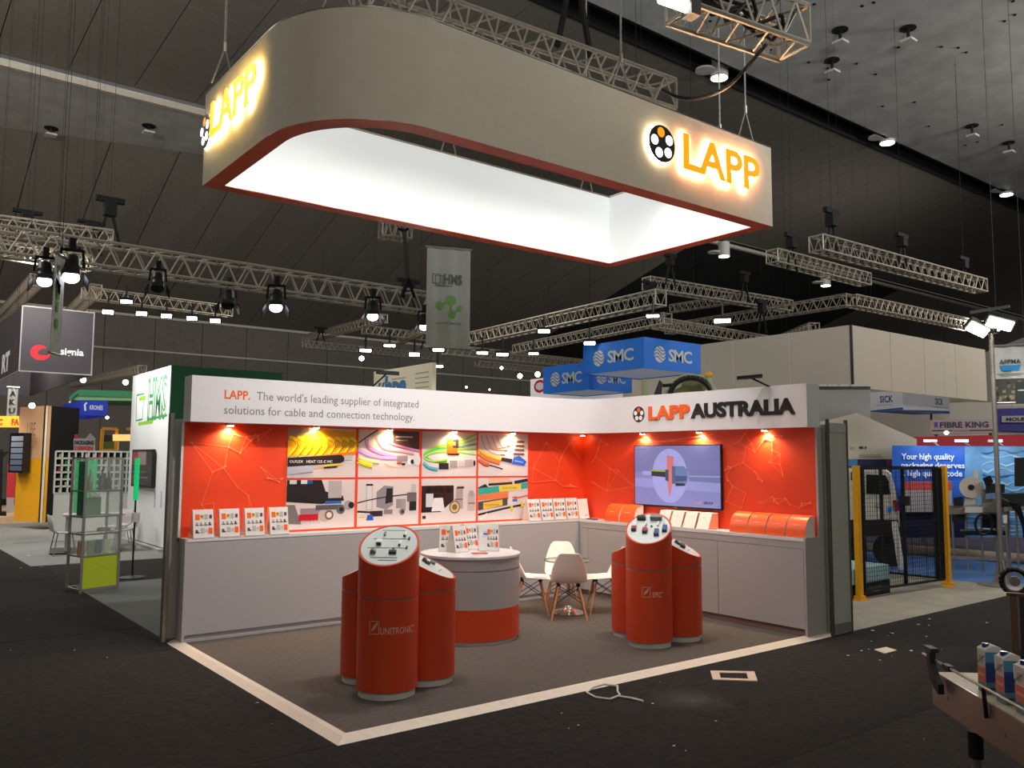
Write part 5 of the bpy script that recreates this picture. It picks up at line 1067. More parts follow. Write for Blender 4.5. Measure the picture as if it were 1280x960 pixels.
inside(.4, .6, 1.088, .3, .26, mat('moss', (90, 120, 60), .6), 'picture_card', 'green picture card in the middle of the glass showcase'); inside(.42, .45, 1.36, .16, .05, M['paper'], 'label_card', 'small white label card in the glass showcase')
for u, m, lab in ((.12, M['amber'], 'reddish pouch on the lowest shelf of the glass showcase'), (.36, M['olive'], 'olive pouch on the lowest shelf of the glass showcase'), (.56, M['navy'], 'dark blue pouch on the lowest shelf of the glass showcase'), (.8, M['leaf'], 'green and white pouch on the lowest shelf of the glass showcase')): inside(u, .4, .525, .11, .2, m, 'pouch', lab)
p = A+ex*.62+e2*.4+Z_*.875; MB().sphere(p, .06, 10, 6, sc=(1, .7, .6)).sphere(p+ex.normalized()*.1, .055, 10, 6, sc=(1, .7, .6)).build('bundle', M['amber'], None, smooth=True, label='brown speckled bundle on the middle shelf of the glass showcase', cat='bundle')
t = empty('light_column', V((.95, 9.3, 0)), 'thin stand with bright green tube right of the glass showcase', 'stand')
MB().cyl((.95, 9.3, 1.25), (.95, 9.3, 1.93), .04, 12).build('tube', mat('green_tube', (20, 190, 110), .3, emit=.7), t); MB().cyl((.95, 9.3, .05), (.95, 9.3, 1.25), .015, 8).build('pole', M['blackm'], t); MB().cyl((.95, 9.3, .9), (.95, 9.3, 1.05), .05, 12).build('roll', M['paper'], t); MB().lathe([(0, 0), (.2, 0), (.2, .02), (0, .05)], (.95, 9.3), 20).build('base', M['blackm'], t)
# white table and chairs at left
cx_, cy_ = 1.25, 14.2
t = empty('meeting_table', (cx_, cy_, 0), 'rectangular white table behind the glass showcase', 'table'); F = frpx(80, 640, 19.5)
Ft = FR(V((gd(92, 660, 19.6).x, gd(92, 660, 19.6).y, 0)), F.x, Z_)
MB().obox(Ft(-.2, .73, 0), Ft.x*1.15, -Ft.n*.7, Z_*.04).build('top', M['white_m'], t)
for u in (-.15, .82): MB().obox(Ft(u, 0, -.1), Ft.x*.06, -Ft.n*.5, Z_*.73).build('leg', M['white_m'], t)
MB().obox(Ft(-.4, .02, .3), Ft.x*1.3, -Ft.n*1.2, Z_*.012).build('foot_plate', M['black'], t)
def cafe(u, v, a, lab, base):
    t = empty('cafe_chair', (0, 0, 0), None, None); m = M['white_m']
    prof = [(.22, .44), (.1, .45), (-.12, .46), (-.2, .5), (-.23, .62), (-.25, .8)]; vs = []; fs = []
    for x, z in prof:
        for y in (-.21, -.1, .1, .21): vs.append((x, y, z-(.012 if abs(y) < .15 else 0)))
    for i in range(5):
        for j in range(3): fs.append((i*4+j, i*4+j+1, i*4+j+5, i*4+j+4))
    o = MB().add(vs, fs).build('seat_shell', m, t, smooth=True); s = o.modifiers.new('thickness', 'SOLIDIFY'); s.thickness = .02
    for sx in (-1, 1):
        for sy in (-1, 1): MB().cyl((sx*.2, sy*.2, 0), (sx*.13, sy*.15, .44), .012, 6).build('leg', M['chrome'], t)
    p = Ft(u, 0, v); t.location = (p.x, p.y, 0); t.rotation_euler = (0, 0, a+math.atan2(Ft.x.y, Ft.x.x)); tag(t, lab, 'chair', 'white chairs at the table by the showcase')
cafe(-.18, .35, .2, 'white cafe chair at the left end of the white table', 0); cafe(.95, .05, PI-.2, 'white cafe chair at the right end of the white table', 0)
cafe(.85, -1.1, PI+.6, 'white cafe chair behind the white table', 0)
t = MB().obox(gz(130, 668)+V((0, 0, .0)), V((3.4, -.7, 0))*.6, V((.3, 1.6, 0)), Z_*.06).build('low_platform', M['cream'], None, label='low cream platform behind the white table', cat='platform')
# cream sign with blue letters above the fascia
t = empty('sign_board', gd(503, 480, 15), 'cream sign board with blue lowercase letters above the fascia', 'sign')
Cb = gd(540, 485, 14.5); yl = gx(467, 485, Cb.x).y; zt = gd(540, 453, 14.5).z
MB().box((Cb.x, Cb.y, 2.2), (Cb.x+.08, yl, zt)).build('board', mat('cream_lit_board', (240, 228, 196), .5, emit=.15), t)
for yy in (Cb.y+.1, yl-.1): MB().box((Cb.x+.01, yy, 0), (Cb.x+.07, yy+.06, 2.2)).build('post', M['alu'], t)
F = FR((Cb.x, yl, zt), -Y_); L = yl-Cb.y; h_ = zt-3.3; pr = PR(F)
def q_(px, py): p = gx(px, py, Cb.x); return (yl-p.y, p.z-zt)
a = q_(481, 487); b = q_(509, 478); pr.text('hpa', a[0], a[1]-.12, .34, (40, 140, 210), w=b[0]-a[0], bold=.06); a = q_(472, 487); b = q_(479, 478)
for s in (0, .14): pr.poly([(a[0]+s, a[1]), (a[0]+s+.07, a[1]), (a[0]+s+.14, b[1]), (a[0]+s+.05, b[1])], (40, 110, 200))
for k in range(4): a = q_(519, 468+6*k); pr.rect(a[0], a[1], a[0]+.45, a[1]+.02, (190, 180, 150))
a = q_(490, 475); pr.rect(a[0], a[1], a[0]+.5, a[1]+.02, (190, 180, 150)); pr.build('lettering', t)
# black arm lights on the fascia top
for (p0, p1, p2), lab in ((((468, 483), (467, 470), (500, 466)), 'black arm light on the fascia in front of the cream sign'), (((1000, 487), (978, 473), (947, 472)), 'black arm light on the fascia in front of the white panels'), (((826, 486), (828, 478), (832, 476)), 'black triangular lamp on the fascia left of the pale green machine')):
    pass
def armlight(base_px, head0, head1, lab, D):
    a = gd(base_px[0], base_px[1]+3, D); t = empty('arm_light', a, lab, 'arm light'); b = gd(head0[0], head0[1], D); c = gd(head1[0], head1[1], D)
    MB().cyl(V((a.x, a.y, 2.82)), a, .02, 8).build('base', M['black'], t); MB().cyl(a, (b+c)/2, .012, 6).build('arm', M['black'], t)
    MB().cbox((b+c)/2, c-b, (c-b).cross(Z_), Z_, (c-b).length, .12, .04).build('head', M['black'], t)
armlight((466, 480), (470, 465), (499, 467), 'black arm light on the fascia in front of the cream sign', 10.9)
armlight((961, 480), (921, 473), (953, 470), 'black arm light on the fascia in front of the white panels', 10.3)
# pale green machine above the fascia
D = 14; t = empty('hose_machine', gd(860, 485, D), 'pale sage green machine with black hoses behind the fascia', 'machine')
slabpx('body', [(842, 500), (842, 488), (853, 482), (856, 472), (868, 474), (880, 480), (893, 488), (893, 500)], D, .8, M['leaf'], t); slabpx('cover', [(852, 480), (854, 470), (870, 473), (876, 478), (866, 482)], D-.3, .4, M['leaf'], t)
slabpx('joint_cap', [(874, 476), (884, 472), (890, 482), (880, 488)], D-.35, .3, M['leaf'], t); slabpx('triangular_lamp', [(817, 494), (824, 475), (828, 478), (827, 494)], D-.5, .15, M['black'], t)
MB().tube([gd(838+27*(1-math.cos(a))*.95, 494-26*math.sin(a)*.8-1, D-.45) for a in [PI*k/14 for k in range(15)]], .045, 8).build('hose', M['black'], t)
MB().tube([gd(835+29*(1-math.cos(a)), 494-26*math.sin(a)*.9, D-.2) for a in [PI*k/14 for k in range(15)]], .05, 8).build('hose', M['leaf'], t)
MB().tube([gd(828, 482, D-.45), gd(845, 481, D-.45)], .03).build('arm', M['black'], t); MB().tube([gd(885, 494, D-.4), gd(886, 470, D-.4)], .05).build('stem', M['leaf'], t)
MB().sphere(gd(886, 469, D-.4), .06, 12, 8).build('beacon', M['yellow'], t, smooth=True)
MB().cyl(V((gd(860, 485, D).x+.3, gd(860, 485, D).y+.3, 0)), gd(865, 490, D+.4), .15, 12).build('column', M['leaf'], t)
MB().cyl(V((gd(806, 490, 15).x, gd(806, 490, 15).y, 0)), gd(806, 474, 15), .06, 10).build('signal_pole', M['leaf'], None, label='sage green pole between the blue sign and the machine', cat='pole')

# =================================================================== RIGHT NEIGHBOURS
t = empty('partition_wall', gd(1180, 600, 34), 'pale grey partition far behind the marquee and the white lettered signs', 'partition')
slabpx('panel', [(1060, 498), (1340, 506), (1340, 640), (1060, 640)], 34, .2, mat('pale_partition', (196, 188, 176), .7, emit=0), t)
t = empty('partition_wall', gd(1050, 600, 21.5), 'grey partition wall with a black top edge behind the marquee', 'partition')
slabpx('panel', [(990, 486), (1088, 486), (1088, 640), (990, 640)], 21.5, .12, mat('brushed_grey_wall', (150, 146, 142), .5, var=.1, scale=2), t); slabpx('top_strip', [(990, 483), (1088, 483), (1088, 486), (990, 486)], 21.45, .2, M['black'], t)
for i in range(5): slabpx('top_block', [(1022+14*i, 480.5), (1033+14*i, 480.5), (1033+14*i, 483), (1022+14*i, 483)], 21.5, .1, M['plinth'], t)
t = empty('marquee', gd(1080, 640, 19.5), 'white marquee with a peaked front beyond the mesh gate', 'marquee')
slabpx('canvas', [(1000, 532), (1032, 526), (1071, 516), (1146, 549), (1146, 574), (1000, 574)], 20.6, .7, M['tent'], t); TC = LAST
slabpx('banner_strip', [(1000, 574), (1146, 574), (1146, 583), (1000, 583)], 20.55, .1, M['navy'], t); slabpx('banner_strip', [(1056, 574), (1072, 574), (1072, 583), (1056, 583)], 20.5, .04, mat('teal_strip', (50, 120, 170), .5), t, label='teal strip'); slabpx('banner_strip', [(1108, 574), (1116, 574), (1116, 583), (1108, 583)], 20.5, .04, mat('maroon_strip', (110, 30, 60), .5), t, label='maroon strip')
LAST = TC; Q = PXF(1074, 570, .04); pr = PR(Q.F); Q.rect(pr, 1074, 558, 1079, 561, BK); Q.rect(pr, 1081, 558, 1083, 561, BK); Q.rect(pr, 1074, 568, 1102, 571, (170, 150, 130)); Q.rect(pr, 1063, 559, 1067, 561, (150, 140, 130)); pr.build('print', t)
for px in (1003, 1112): p = gd(px, 583, 20.8); MB().cyl((p.x, p.y, 0), (p.x, p.y, p.z), .06, 8).build('pole', M['alu'], t)
# white van seen through the gate
t = empty('van', gd(1095, 660, 17), 'rear corner of a white van seen through the mesh gate', 'van')
D = 17
slabpx('body', [(1040, 586), (1108, 586), (1114, 592), (1119, 610), (1124, 640), (1125, 666), (1040, 668)], D, 3.6, M['vanw'], t, bevel=.04); slabpx('rear_window', [(1083, 593), (1107, 594), (1111, 602), (1113, 618), (1083, 617)], D-.03, .05, M['screen'], t); slabpx('tail_light', [(1116, 625), (1121, 625), (1124, 638), (1119, 639)], D-.04, .06, mat('red_lens', (150, 24, 30), .3), t)
slabpx('bumper', [(1060, 650), (1123, 650), (1126, 668), (1060, 672)], D-.1, .3, M['black'], t); slabpx('number_plate', [(1094, 629), (1103, 629), (1103, 634), (1094, 634)], D-.04, .03, mat('steel_plate', (170, 160, 150), .5), t); slabpx('blue_badge', [(1109, 634), (1116, 634), (1114, 640), (1110, 640)], D-.05, .03, M['blue'], t)
slabpx('window', [(1064, 590), (1078, 590), (1078, 600), (1064, 600)], D-.04, .04, M['screen'], t)
for px in (1062, 1112):
    p = gd(px, 668, D+.5); MB().cyl((p.x-.1, p.y-.05, .3), (p.x+.1, p.y+.05, .3), .3, 20).build('wheel', M['black'], t)
MB().bar(gd(1118, 652, D-.15), V((gd(1126, 690, D-.15).x, gd(1126, 690, D-.15).y, .02)), .08).build('prop', M['paper'], t)
# blue backdrop with white lettering
t = empty('backdrop', gd(1200, 650, 20), 'blue backdrop wall lettered Your high quality packaging deserves a high quality code', 'backdrop')
D = 19.6
slabpx('panel', [(1115, 557), (1310, 558), (1310, 672), (1115, 672)], D, .15, mat('azure_print', (26, 96, 196), .5, var=.2, scale=1.5), t); BD = LAST; MB().slab([onplane(x, y, BD[0]-BD[1]*.02, BD[1]) for x, y in ((1206, 558), (1310, 558), (1310, 672), (1206, 672))], BD[1]*.018).build('panel', mat('pale_azure_print', (96, 150, 196), .5, var=.4, scale=1.6), t, label='paler blue half of the backdrop')
MB().slab([onplane(x, y, BD[0]-BD[1]*.05, BD[1]) for x, y in ((1115, 640), (1206, 640), (1206, 672), (1115, 672))], BD[1]*.04).build('base', M['navy'], t)
LAST = BD; Q = PXF(1126, 600, .06); pr = PR(Q.F)
[Q.text(pr, *q, (226, 236, 246)) for q in (('Your high quality', 1127, 1193, 574, 7), ('packaging deserves', 1127, 1206, 584.5, 6.5), ('a high quality code', 1127, 1203, 594.5, 7))]; pr.build('lettering', t)
slabpx('red_box', [(1128, 602), (1190, 602), (1190, 613), (1128, 613)], D-.5, .3, mat('coral', (206, 80, 80), .5), t); slabpx('white_table', [(1128, 613), (1190, 613), (1190, 640), (1128, 640)], D-.5, .4, M['white_m'], t)
t = empty('red_canopy', gd(1200, 560, 22), 'red sloped canopy behind the blue backdrop', 'canopy')
slabpx('fabric', [(1128, 559), (1141, 546), (1320, 542), (1320, 559)], 22, 2, M['red'], t)
for px in (1150, 1310): p = gd(px, 559, 22.5); MB().cyl((p.x, p.y, 0), (p.x, p.y, p.z), .05, 8).build('post', M['alu'], t)
for i, (x, y) in enumerate(((1166, 549), (1205, 549), (1247, 549))):
    t = empty('arm_light', gd(x+7, 557, D+.1), '%s small white arm light along the top of the blue backdrop' % o_[i], 'arm light', 'arm lights over the blue backdrop')
    MB().cyl(gd(x+7, 558, D+.1), gd(x, 551, D-.3), .02, 6).build('arm', M['paper'], t); MB().cbox(gd(x-3, 551, D-.4), frpx(x, 551, D).x, frpx(x, 551, D).n, Z_, .25, .12, .05).build('head', M['paper'], t)
    a = gd(x-3, 552, D-.5); 
for px in (1150, 1200, 1262): a = gd(px, 552, D-.7); area('backdrop_lamp', a, gd(px, 600, D), .25, 4, (.9, .95, 1))
# white and violet signs
t = empty('sign_board', gd(1200, 540, 24), 'white sign board lettered FIBRE KING with a purple mark', 'sign'); D = 24
slabpx('board', [(1163, 525), (1245, 524), (1245, 541), (1163, 543)], D, .3, M['white_m'], t); Q = PXF(1163, 543); pr = PR(Q.F); Q.text(pr, 'FIBRE KING', 1175, 1236, 534.5, 6.5, (44, 40, 60), .03); Q.rect(pr, 1168, 527.5, 1172, 534, (90, 60, 170)); Q.rect(pr, 1165, 537, 1244, 539, (20, 20, 24)); Q.rect(pr, 1190, 537.6, 1212, 538.4, (200, 200, 204)); pr.build('lettering', t)
MB().cyl(gd(1164, 525, D+.1), gd(1164, 517, D+.1), .03, 6).build('bracket', M['black'], t)
for px in (1170, 1238): p = gd(px, 541, D+.25); MB().cyl((p.x, p.y, 0), (p.x, p.y, p.z), .04, 6).build('post', M['alu'], t)
t = empty('sign_board', gd(1262, 540, 18), 'violet sign board with a white label at the right edge', 'sign'); D = 18
slabpx('frame', [(1243, 508), (1310, 506), (1310, 543), (1243, 542)], D, .25, M['white_m'], t); slabpx('face', [(1245.5, 511), (1310, 509), (1310, 540), (1245.5, 538)], D-.08, .02, M['purp'], t); slabpx('label_plate', [(1252, 520), (1310, 519), (1310, 528), (1252, 528)], D-.14, .02, M['white_m'], t)
Q = PXF(1258, 526, .03); pr = PR(Q.F); Q.text(pr, 'MOLENS', 1258, 1292, 526, 4, BK, .02); pr.build('lettering', t)
p = gd(1300, 543, D+.1); MB().cyl((p.x, p.y, 0), (p.x, p.y, p.z), .05, 8).build('post', M['alu'], t)
MB().cyl(gd(1267, 507, D), gd(1259, 497, D-.1), .015, 6).build('arm_light', M['paper'], t)
# machines on the violet carpet
def fpt(px, py, D): p = gd(px, py, D); return p
t = empty('labelling_machine', gd(1215, 690, 17.2), 'steel labelling machine with a big pale reel in front of the blue backdrop', 'machine'); D = 17.2
c = gd(1214, 609, D); vd = V((c.x-CAM.x, c.y-CAM.y, 0)).normalized(); MB().cyl(c-vd*.05, c+vd*.05, .19, 28).build('reel', mat('paper_reel', (206, 196, 180), .6), t); MB().cyl(c-vd*.07, c-vd*.04, .05, 14).build('reel_core', M['black'], t)
slabpx('conveyor_frame', [(1186, 632), (1262, 631), (1262, 642), (1186, 643)], D-.1, .6, M['steel'], t); slabpx('print_head', [(1226, 612), (1252, 611), (1255, 640), (1228, 640)], D-.2, .5, M['steel'], t); slabpx('head_cover', [(1232, 604), (1256, 606), (1256, 616), (1232, 616)], D-.3, .4, M['blackm'], t)
slabpx('touch_screen', [(1228, 598), (1238, 594), (1242, 603), (1232, 607)], D-.35, .06, M['screen'], t); slabpx('control_panel', [(1232, 617), (1244, 616), (1244, 623), (1232, 624)], D-.35, .08, mat('blue_grey_panel', (110, 130, 170), .4), t); slabpx('bracket', [(1207, 618), (1218, 618), (1222, 632), (1205, 632)], D, .2, M['plinth'], t)
slabpx('white_card', [(1217, 587), (1223, 587), (1223, 600), (1217, 600)], D+.3, .03, M['paper'], t)
for px in (1190, 1207, 1226, 1244, 1260): a = gd(px, 640, D); MB().cyl((a.x, a.y, .03), a, .02, 8).build('leg', M['steel'], t)
q0 = gd(1186, 640, D); q1 = gd(1262, 640, D); MB().bar(V((q0.x, q0.y, .25)), V((q1.x, q1.y, .25)), .05).build('lower_rail', M['steel'], t)
slabpx('motor_box', [(1228, 640), (1246, 640), (1246, 660), (1228, 660)], D-.05, .4, M['blackm'], t); slabpx('drive_unit', [(1190, 642), (1206, 642), (1206, 652), (1190, 652)], D-.05, .3, M['blackm'], t); slabpx('lower_tray', [(1200, 664), (1258, 664), (1258, 669), (1200, 669)], D-.05, .5, M['blackm'], t); slabpx('feed_box', [(1192, 622), (1204, 621), (1204, 632), (1192, 632)], D-.2, .3, M['blackm'], t); slabpx('spool', [(1206, 634), (1228, 634), (1228, 641), (1206, 641)], D-.3, .2, M['plinth'], t)
MB().tube([gd(1230+11*math.cos(a), 655+13*math.sin(a), D-.3) for a in [2*PI*k/18 for k in range(19)]], .025).build('hose', M['black'], t)
t = empty('packing_machine', gd(1272, 690, 16.5), 'steel packing machine with cables at the right edge', 'machine'); D = 16.5
slabpx('cabinet', [(1252, 618), (1300, 617), (1300, 634), (1252, 634)], D, .6, M['blackm'], t); slabpx('table', [(1255, 634), (1300, 633), (1300, 638), (1255, 639)], D-.2, .8, M['steel'], t)
slabpx('monitor', [(1268, 572), (1305, 572), (1305, 608), (1268, 608)], D+.5, .08, M['black'], t); slabpx('pale_bottle', [(1254, 644), (1259, 644), (1259, 654), (1254, 654)], D-.25, .1, M['paper'], t)
a = gd(1285, 590, D+.55); MB().cyl((a.x, a.y, .9), a, .04, 8).build('monitor_pole', M['steel'], t)
for px in (1257, 1270, 1284, 1298): a = gd(px, 638, D); MB().cyl((a.x, a.y, .03), a, .02, 8).build('leg', M['steel'], t)
for k in range(4): MB().tube([gd(1252+3*k, 622+2*k, D-.1), gd(1262+4*k, 628+k, D-.3), gd(1272+3*k, 640+5*k, D-.2), gd(1280, 660+4*k, D-.1)], .018).build('cable', M['black'], t)
def waves(x0, x1, y0, y1, n, seed):
    global LAST; LAST = BD; Q = PXF(x0, y1, .03); r = random.Random(seed); pr = PR(Q.F); w, h = Q.uv(x1, y0)
    for k in range(n):
        y = h*(k+.5)/n; pts = [(w*j/12, y+h*.03*math.sin(j*1.1+k*2)+h*.02*r.uniform(-1, 1)) for j in range(13)]
        pr.line(pts, [h*.05*r.uniform(.2, 1) for _ in pts], r.choice(((150, 196, 220), (60, 120, 180), (40, 90, 150), (180, 214, 230))))
    return pr
waves(1150, 1300, 634, 664, 9, 1).build('water_print', bpy.data.objects['backdrop']); waves(1230, 1300, 560, 630, 9, 2).build('water_print', bpy.data.objects['backdrop'])
# hessian roll along the blue carpet
a = gz(1060, 681, .1); b = gz(1320, 702, .1); MB().cyl(a, b, .1, 16).build('fabric_roll', M['beige'], None, smooth=True, label='long beige roll lying along the edge of the blue carpet', cat='roll')
# mesh gate
P1 = V((8.59, 1.16, 0)); P2 = V((10.95, 1.04, 0)); gt = empty('mesh_gate', (P1+P2)/2, 'black wire mesh gate between two yellow posts', 'gate')
for P in (P1, P2):
    po = MB().box((P.x-.04, P.y-.04, .0), (P.x+.04, P.y+.04, 1.88)).build('post', M['yellow'], gt, bevel=.004)
    MB().box((P.x-.1, P.y-.08, 0), (P.x+.12, P.y+.08, .015)).box((P.x-.05, P.y-.06, .015), (P.x+.06, P.y+.06, .06)).build('foot_plate', M['yellow'], po)
d = (P2-P1); L = d.length; d.normalize(); F = FR(P1+Z_*.12, d, Z_); Hh = 1.72
for u0, v0, u1, v1, w_ in ((.12, 0, .12, Hh, .05), (L-.12, 0, L-.12, Hh, .05), (L-.28, 0, L-.28, Hh, .07), (.12, 0, L-.12, 0, .04), (.12, Hh, L-.12, Hh, .04), (L*.5, 0, L*.5, Hh, .05)): MB().bar(F(u0, v0), F(u1, v1), w_, .03).build('frame_bar', M['blackm'], gt)
mb = MB(); n = int((L-.24)/.06)
for i in range(n): u = .14+(L-.28)*i/n; mb.bar(F(u, 0), F(u, Hh), .0042)
for i in range(28): mb.bar(F(.12, Hh*i/28), F(L-.12, Hh*i/28), .0042)
mb.build('wire_mesh', M['blackm'], gt, kind='stuff'); MB().cbox(F(L*.5, Hh*.72, .03), F.x, F.u, F.n, .12, .14, .08).build('lock_box', M['black'], gt)
g2 = empty('mesh_fence', (9, 3, 0), 'black mesh fence panel behind the gate, beyond the wrapped boxes', 'fence')
Q1 = gz(1082, 716); Q2 = gz(1178, 727); d = (Q2-Q1); L = d.length; d.normalize(); F = FR(Q1+Z_*.05, d, Z_)
for u0, v0, u1, v1 in ((0, 0, L, 0), (0, 0, 0, 1.8), (L*.25, 0, L*.25, 1.8), (L, 0, L, 1.8), (0, 1.8, L, 1.8)): MB().bar(F(u0, v0), F(u1, v1), .045, .03).build('frame_bar', M['blackm'], g2)
mb = MB()
for i in range(int(L/.12)): mb.bar(F(i*.12, 0), F(i*.12, 1.8), .006)
mb.build('wire_mesh', M['blackm'], g2, kind='stuff')
# wrapped boxes
bx = empty('wrapped_pallet', (9.4, 2, 0), 'low stack of pale blue wrapped boxes on a black base behind the gate', 'pallet')
A0 = gz(1050, 753); A1 = gz(1113, 741); e = (A1-A0); b2 = V((-e.y, e.x, 0)).normalized()*.75
if b2.dot(A0-CAM) < 0: b2 = -b2
MB().obox(A0+Z_*.0, e, b2, Z_*.2).build('base', M['black'], bx)
for i in range(4):
    for j in range(2): MB().obox(A0+e*(i/4)+b2*(j/2)+Z_*.2, e*.245, b2*.49, Z_*.22).build('box', M['skyb'], bx, bevel=.01)
n_ = FR(A0, e, Z_); pr = PR(n_); pr.text('PRECISION', e.length*.55, .11, .03, (150, 150, 150), w=.4); pr.rect(e.length*.65, .06, e.length*.8, .07, (150, 150, 150)); pr.build('print', bx)
# pole with twin floodlights
lp_ = empty('lighting_pole', (11.74, .57, 0), 'tall steel pole with twin white floodlights near the right edge', 'lighting pole')
x, y = 11.74, .57; MB().cyl((x, y, .03), (x, y, 4.35), .036, 14).build('pole', M['steel'], lp_)
MB().lathe([(0, 0), (.35, 0), (.35, .02), (0, .03)], (x, y), 24).build('base_plate', M['steel'], lp_)
for k in range(4): a = PI/4+k*PI/2; MB().slab([V((x+.05*math.cos(a), y+.05*math.sin(a), .02)), V((x+.14*math.cos(a), y+.14*math.sin(a), .02)), V((x+.05*math.cos(a), y+.05*math.sin(a), .4))], V((-math.sin(a), math.cos(a), 0))*.015).build('gusset', M['steel'], lp_)
MB().bar(gd(1212, 391, 15.4), gd(1262, 383, 15.6), .05).build('cross_arm', M['blackm'], lp_)
vw = (CAM-V((x, y, 4))).normalized()
for (px, py, w_, h_, tl) in ((1222, 412, .3, .17, .75), (1250, 405, .36, .17, .5)):
    c = gd(px, py, 15.4); nrm = (V((vw.x, vw.y, 0))*.75-Z_*.6).normalized(); rt = -V((vw.x, vw.y, 0)).cross(Z_).normalized(); rt = -rt if rt.dot(CR) < 0 else rt; up_ = nrm.cross(rt)
    r2 = rt*math.cos(tl)-Z_*math.sin(tl); r2 = (r2-nrm*r2.dot(nrm)).normalized(); u2 = nrm.cross(r2)
    fl2 = MB().cbox(c-nrm*.06, r2, u2, nrm, w_+.06, h_+.06, .1).build('floodlight', M['black'], lp_)
    MB().cbox(c, r2, u2, nrm, w_, h_, .02).build('lamp', mat('flood_glass', (255, 255, 250), .3, var=0, emit=40, ecol=(255, 250, 235)), fl2)
    MB().bar(c-nrm*.1, V((x, y, c.z)), .03).build('bracket', M['steel'], lp_)
ap_ = area('flood_beam', gd(1238, 412, 15.0), (9, -3, 0), .4, 60, (1, .97, .9))
# pallet-jack handwheel, brown cabinet leg at the right edge
pb = gz(1270, 822); wc = empty('machine_trolley', pb, 'brown steel trolley leg with a black wheel on top, cut by the right edge', 'trolley')
vd = V((pb.x-CAM.x, pb.y-CAM.y, 0)).normalized(); rt = vd.cross(Z_); brn = mat('brown_steel', (120, 92, 76), .4, metal=.4)
MB().obox(pb-rt*.03, rt*.06, vd*.06, Z_*.62).build('leg', brn, wc); MB().obox(pb+rt*.05+Z_*.02, rt*.5, vd*.4, Z_*.58).build('side_panel', mat('dark_brown_panel', (60, 46, 42), .5), wc)
MB().obox(pb-rt*.06+Z_*.6, rt*.7, vd*.5, Z_*.03).build('top', brn, wc)
c = pb+rt*.02+Z_*.74+vd*.1
MB().tube([c+rt*.12*math.cos(a)+Z_*.12*math.sin(a) for a in [2*PI*k/20 for k in range(21)]], .028, 8).build('wheel', M['black'], wc); MB().cyl(c-vd*.03, c+vd*.03, .05, 12).build('hub', M['steel'], wc)

# =================================================================== CONVEYOR WITH CARTONS
dv = V((-.67, -.742, 0)).normalized(); nv = V((.742, -.67, 0)).normalized(); E0 = V((1.83, -3.16, .85)); L = 2.4; WB = .24
cv = empty('conveyor', E0+dv*1.2-Z_*.85, 'stainless conveyor with black belt guides at the lower right corner', 'conveyor')
MB().obox(E0-Z_*.17, dv*L, nv*.012, Z_*.175).build('side_plate', mat('conveyor_steel', (176, 150, 138), .32, metal=.55, var=.06, scale=4), cv)
MB().obox(E0+nv*(WB)-Z_*.17, dv*L, nv*.012, Z_*.175).build('side_plate', MATS['conveyor_steel'], cv)
MB().obox(E0-Z_*.17+nv*.012-dv*.0, dv*.02, nv*(WB-.012), Z_*.16).build('end_plate', MATS['conveyor_steel'], cv)
MB().obox(E0+nv*.016+dv*.02-Z_*.01, dv*(L-.02), nv*(WB-.02), Z_*.008).build('belt', mat('pale_belt', (196, 186, 160), .5), cv)
for k, off, zz in ((0, -.02, .075), (1, WB+.03, .075), (2, WB+.03, .13)):
    MB().cyl(E0+nv*off+dv*(.0 if k else -.05)+Z_*zz, E0+nv*off+dv*L+Z_*zz, .007, 8).build('guide_rail', M['steel'], cv)
for s in (.07, .62, 1.3, 2.0):
    mb = MB(); pts = [E0-nv*.02+dv*(s+a)+Z_*b for a, b in ((0, .12), (.0, .06), (.02, .0), (.07, -.05), (.13, -.07), (.13, -.02), (.08, .01), (.04, .06), (.04, .12))] if s < .1 else None
    if pts: mb.slab(pts, -nv*.03); mb.cbox(E0-nv*.035+dv*(s+.02)+Z_*.13, dv, nv, Z_, .1, .04, .02); mb.build('rail_bracket', M['black'], cv)
    else: MB().cyl(E0-nv*.012+dv*s-Z_*.06, E0-nv*.02+dv*s+Z_*.075, .01, 8).build('rail_bracket', M['black'], cv)
MB().cbox(E0+dv*.25+Z_*.075-nv*.02, dv, nv, Z_, .07, .03, .025).build('clamp', M['black'], cv)
for s in (.45, 1.9):
    for w_ in (0, 1):
        a = E0+dv*s+nv*(WB*w_+.01)-Z_*.17; MB().cyl(V((a.x, a.y, .02)), a-Z_*.08, .022, 12).build('leg', M['steel'], cv); MB().cyl(a-Z_*.12, a+Z_*.0, .034, 12).build('leg_clamp', M['black'], cv); MB().cyl(V((a.x, a.y, 0)), V((a.x, a.y, .03)), .05, 12).build('foot', M['black'], cv)
for s in (.18, .75): MB().cyl(E0+dv*s-nv*.004-Z_*.09, E0+dv*s-Z_*.09, .012, 10).build('bolt', M['steel'], cv)
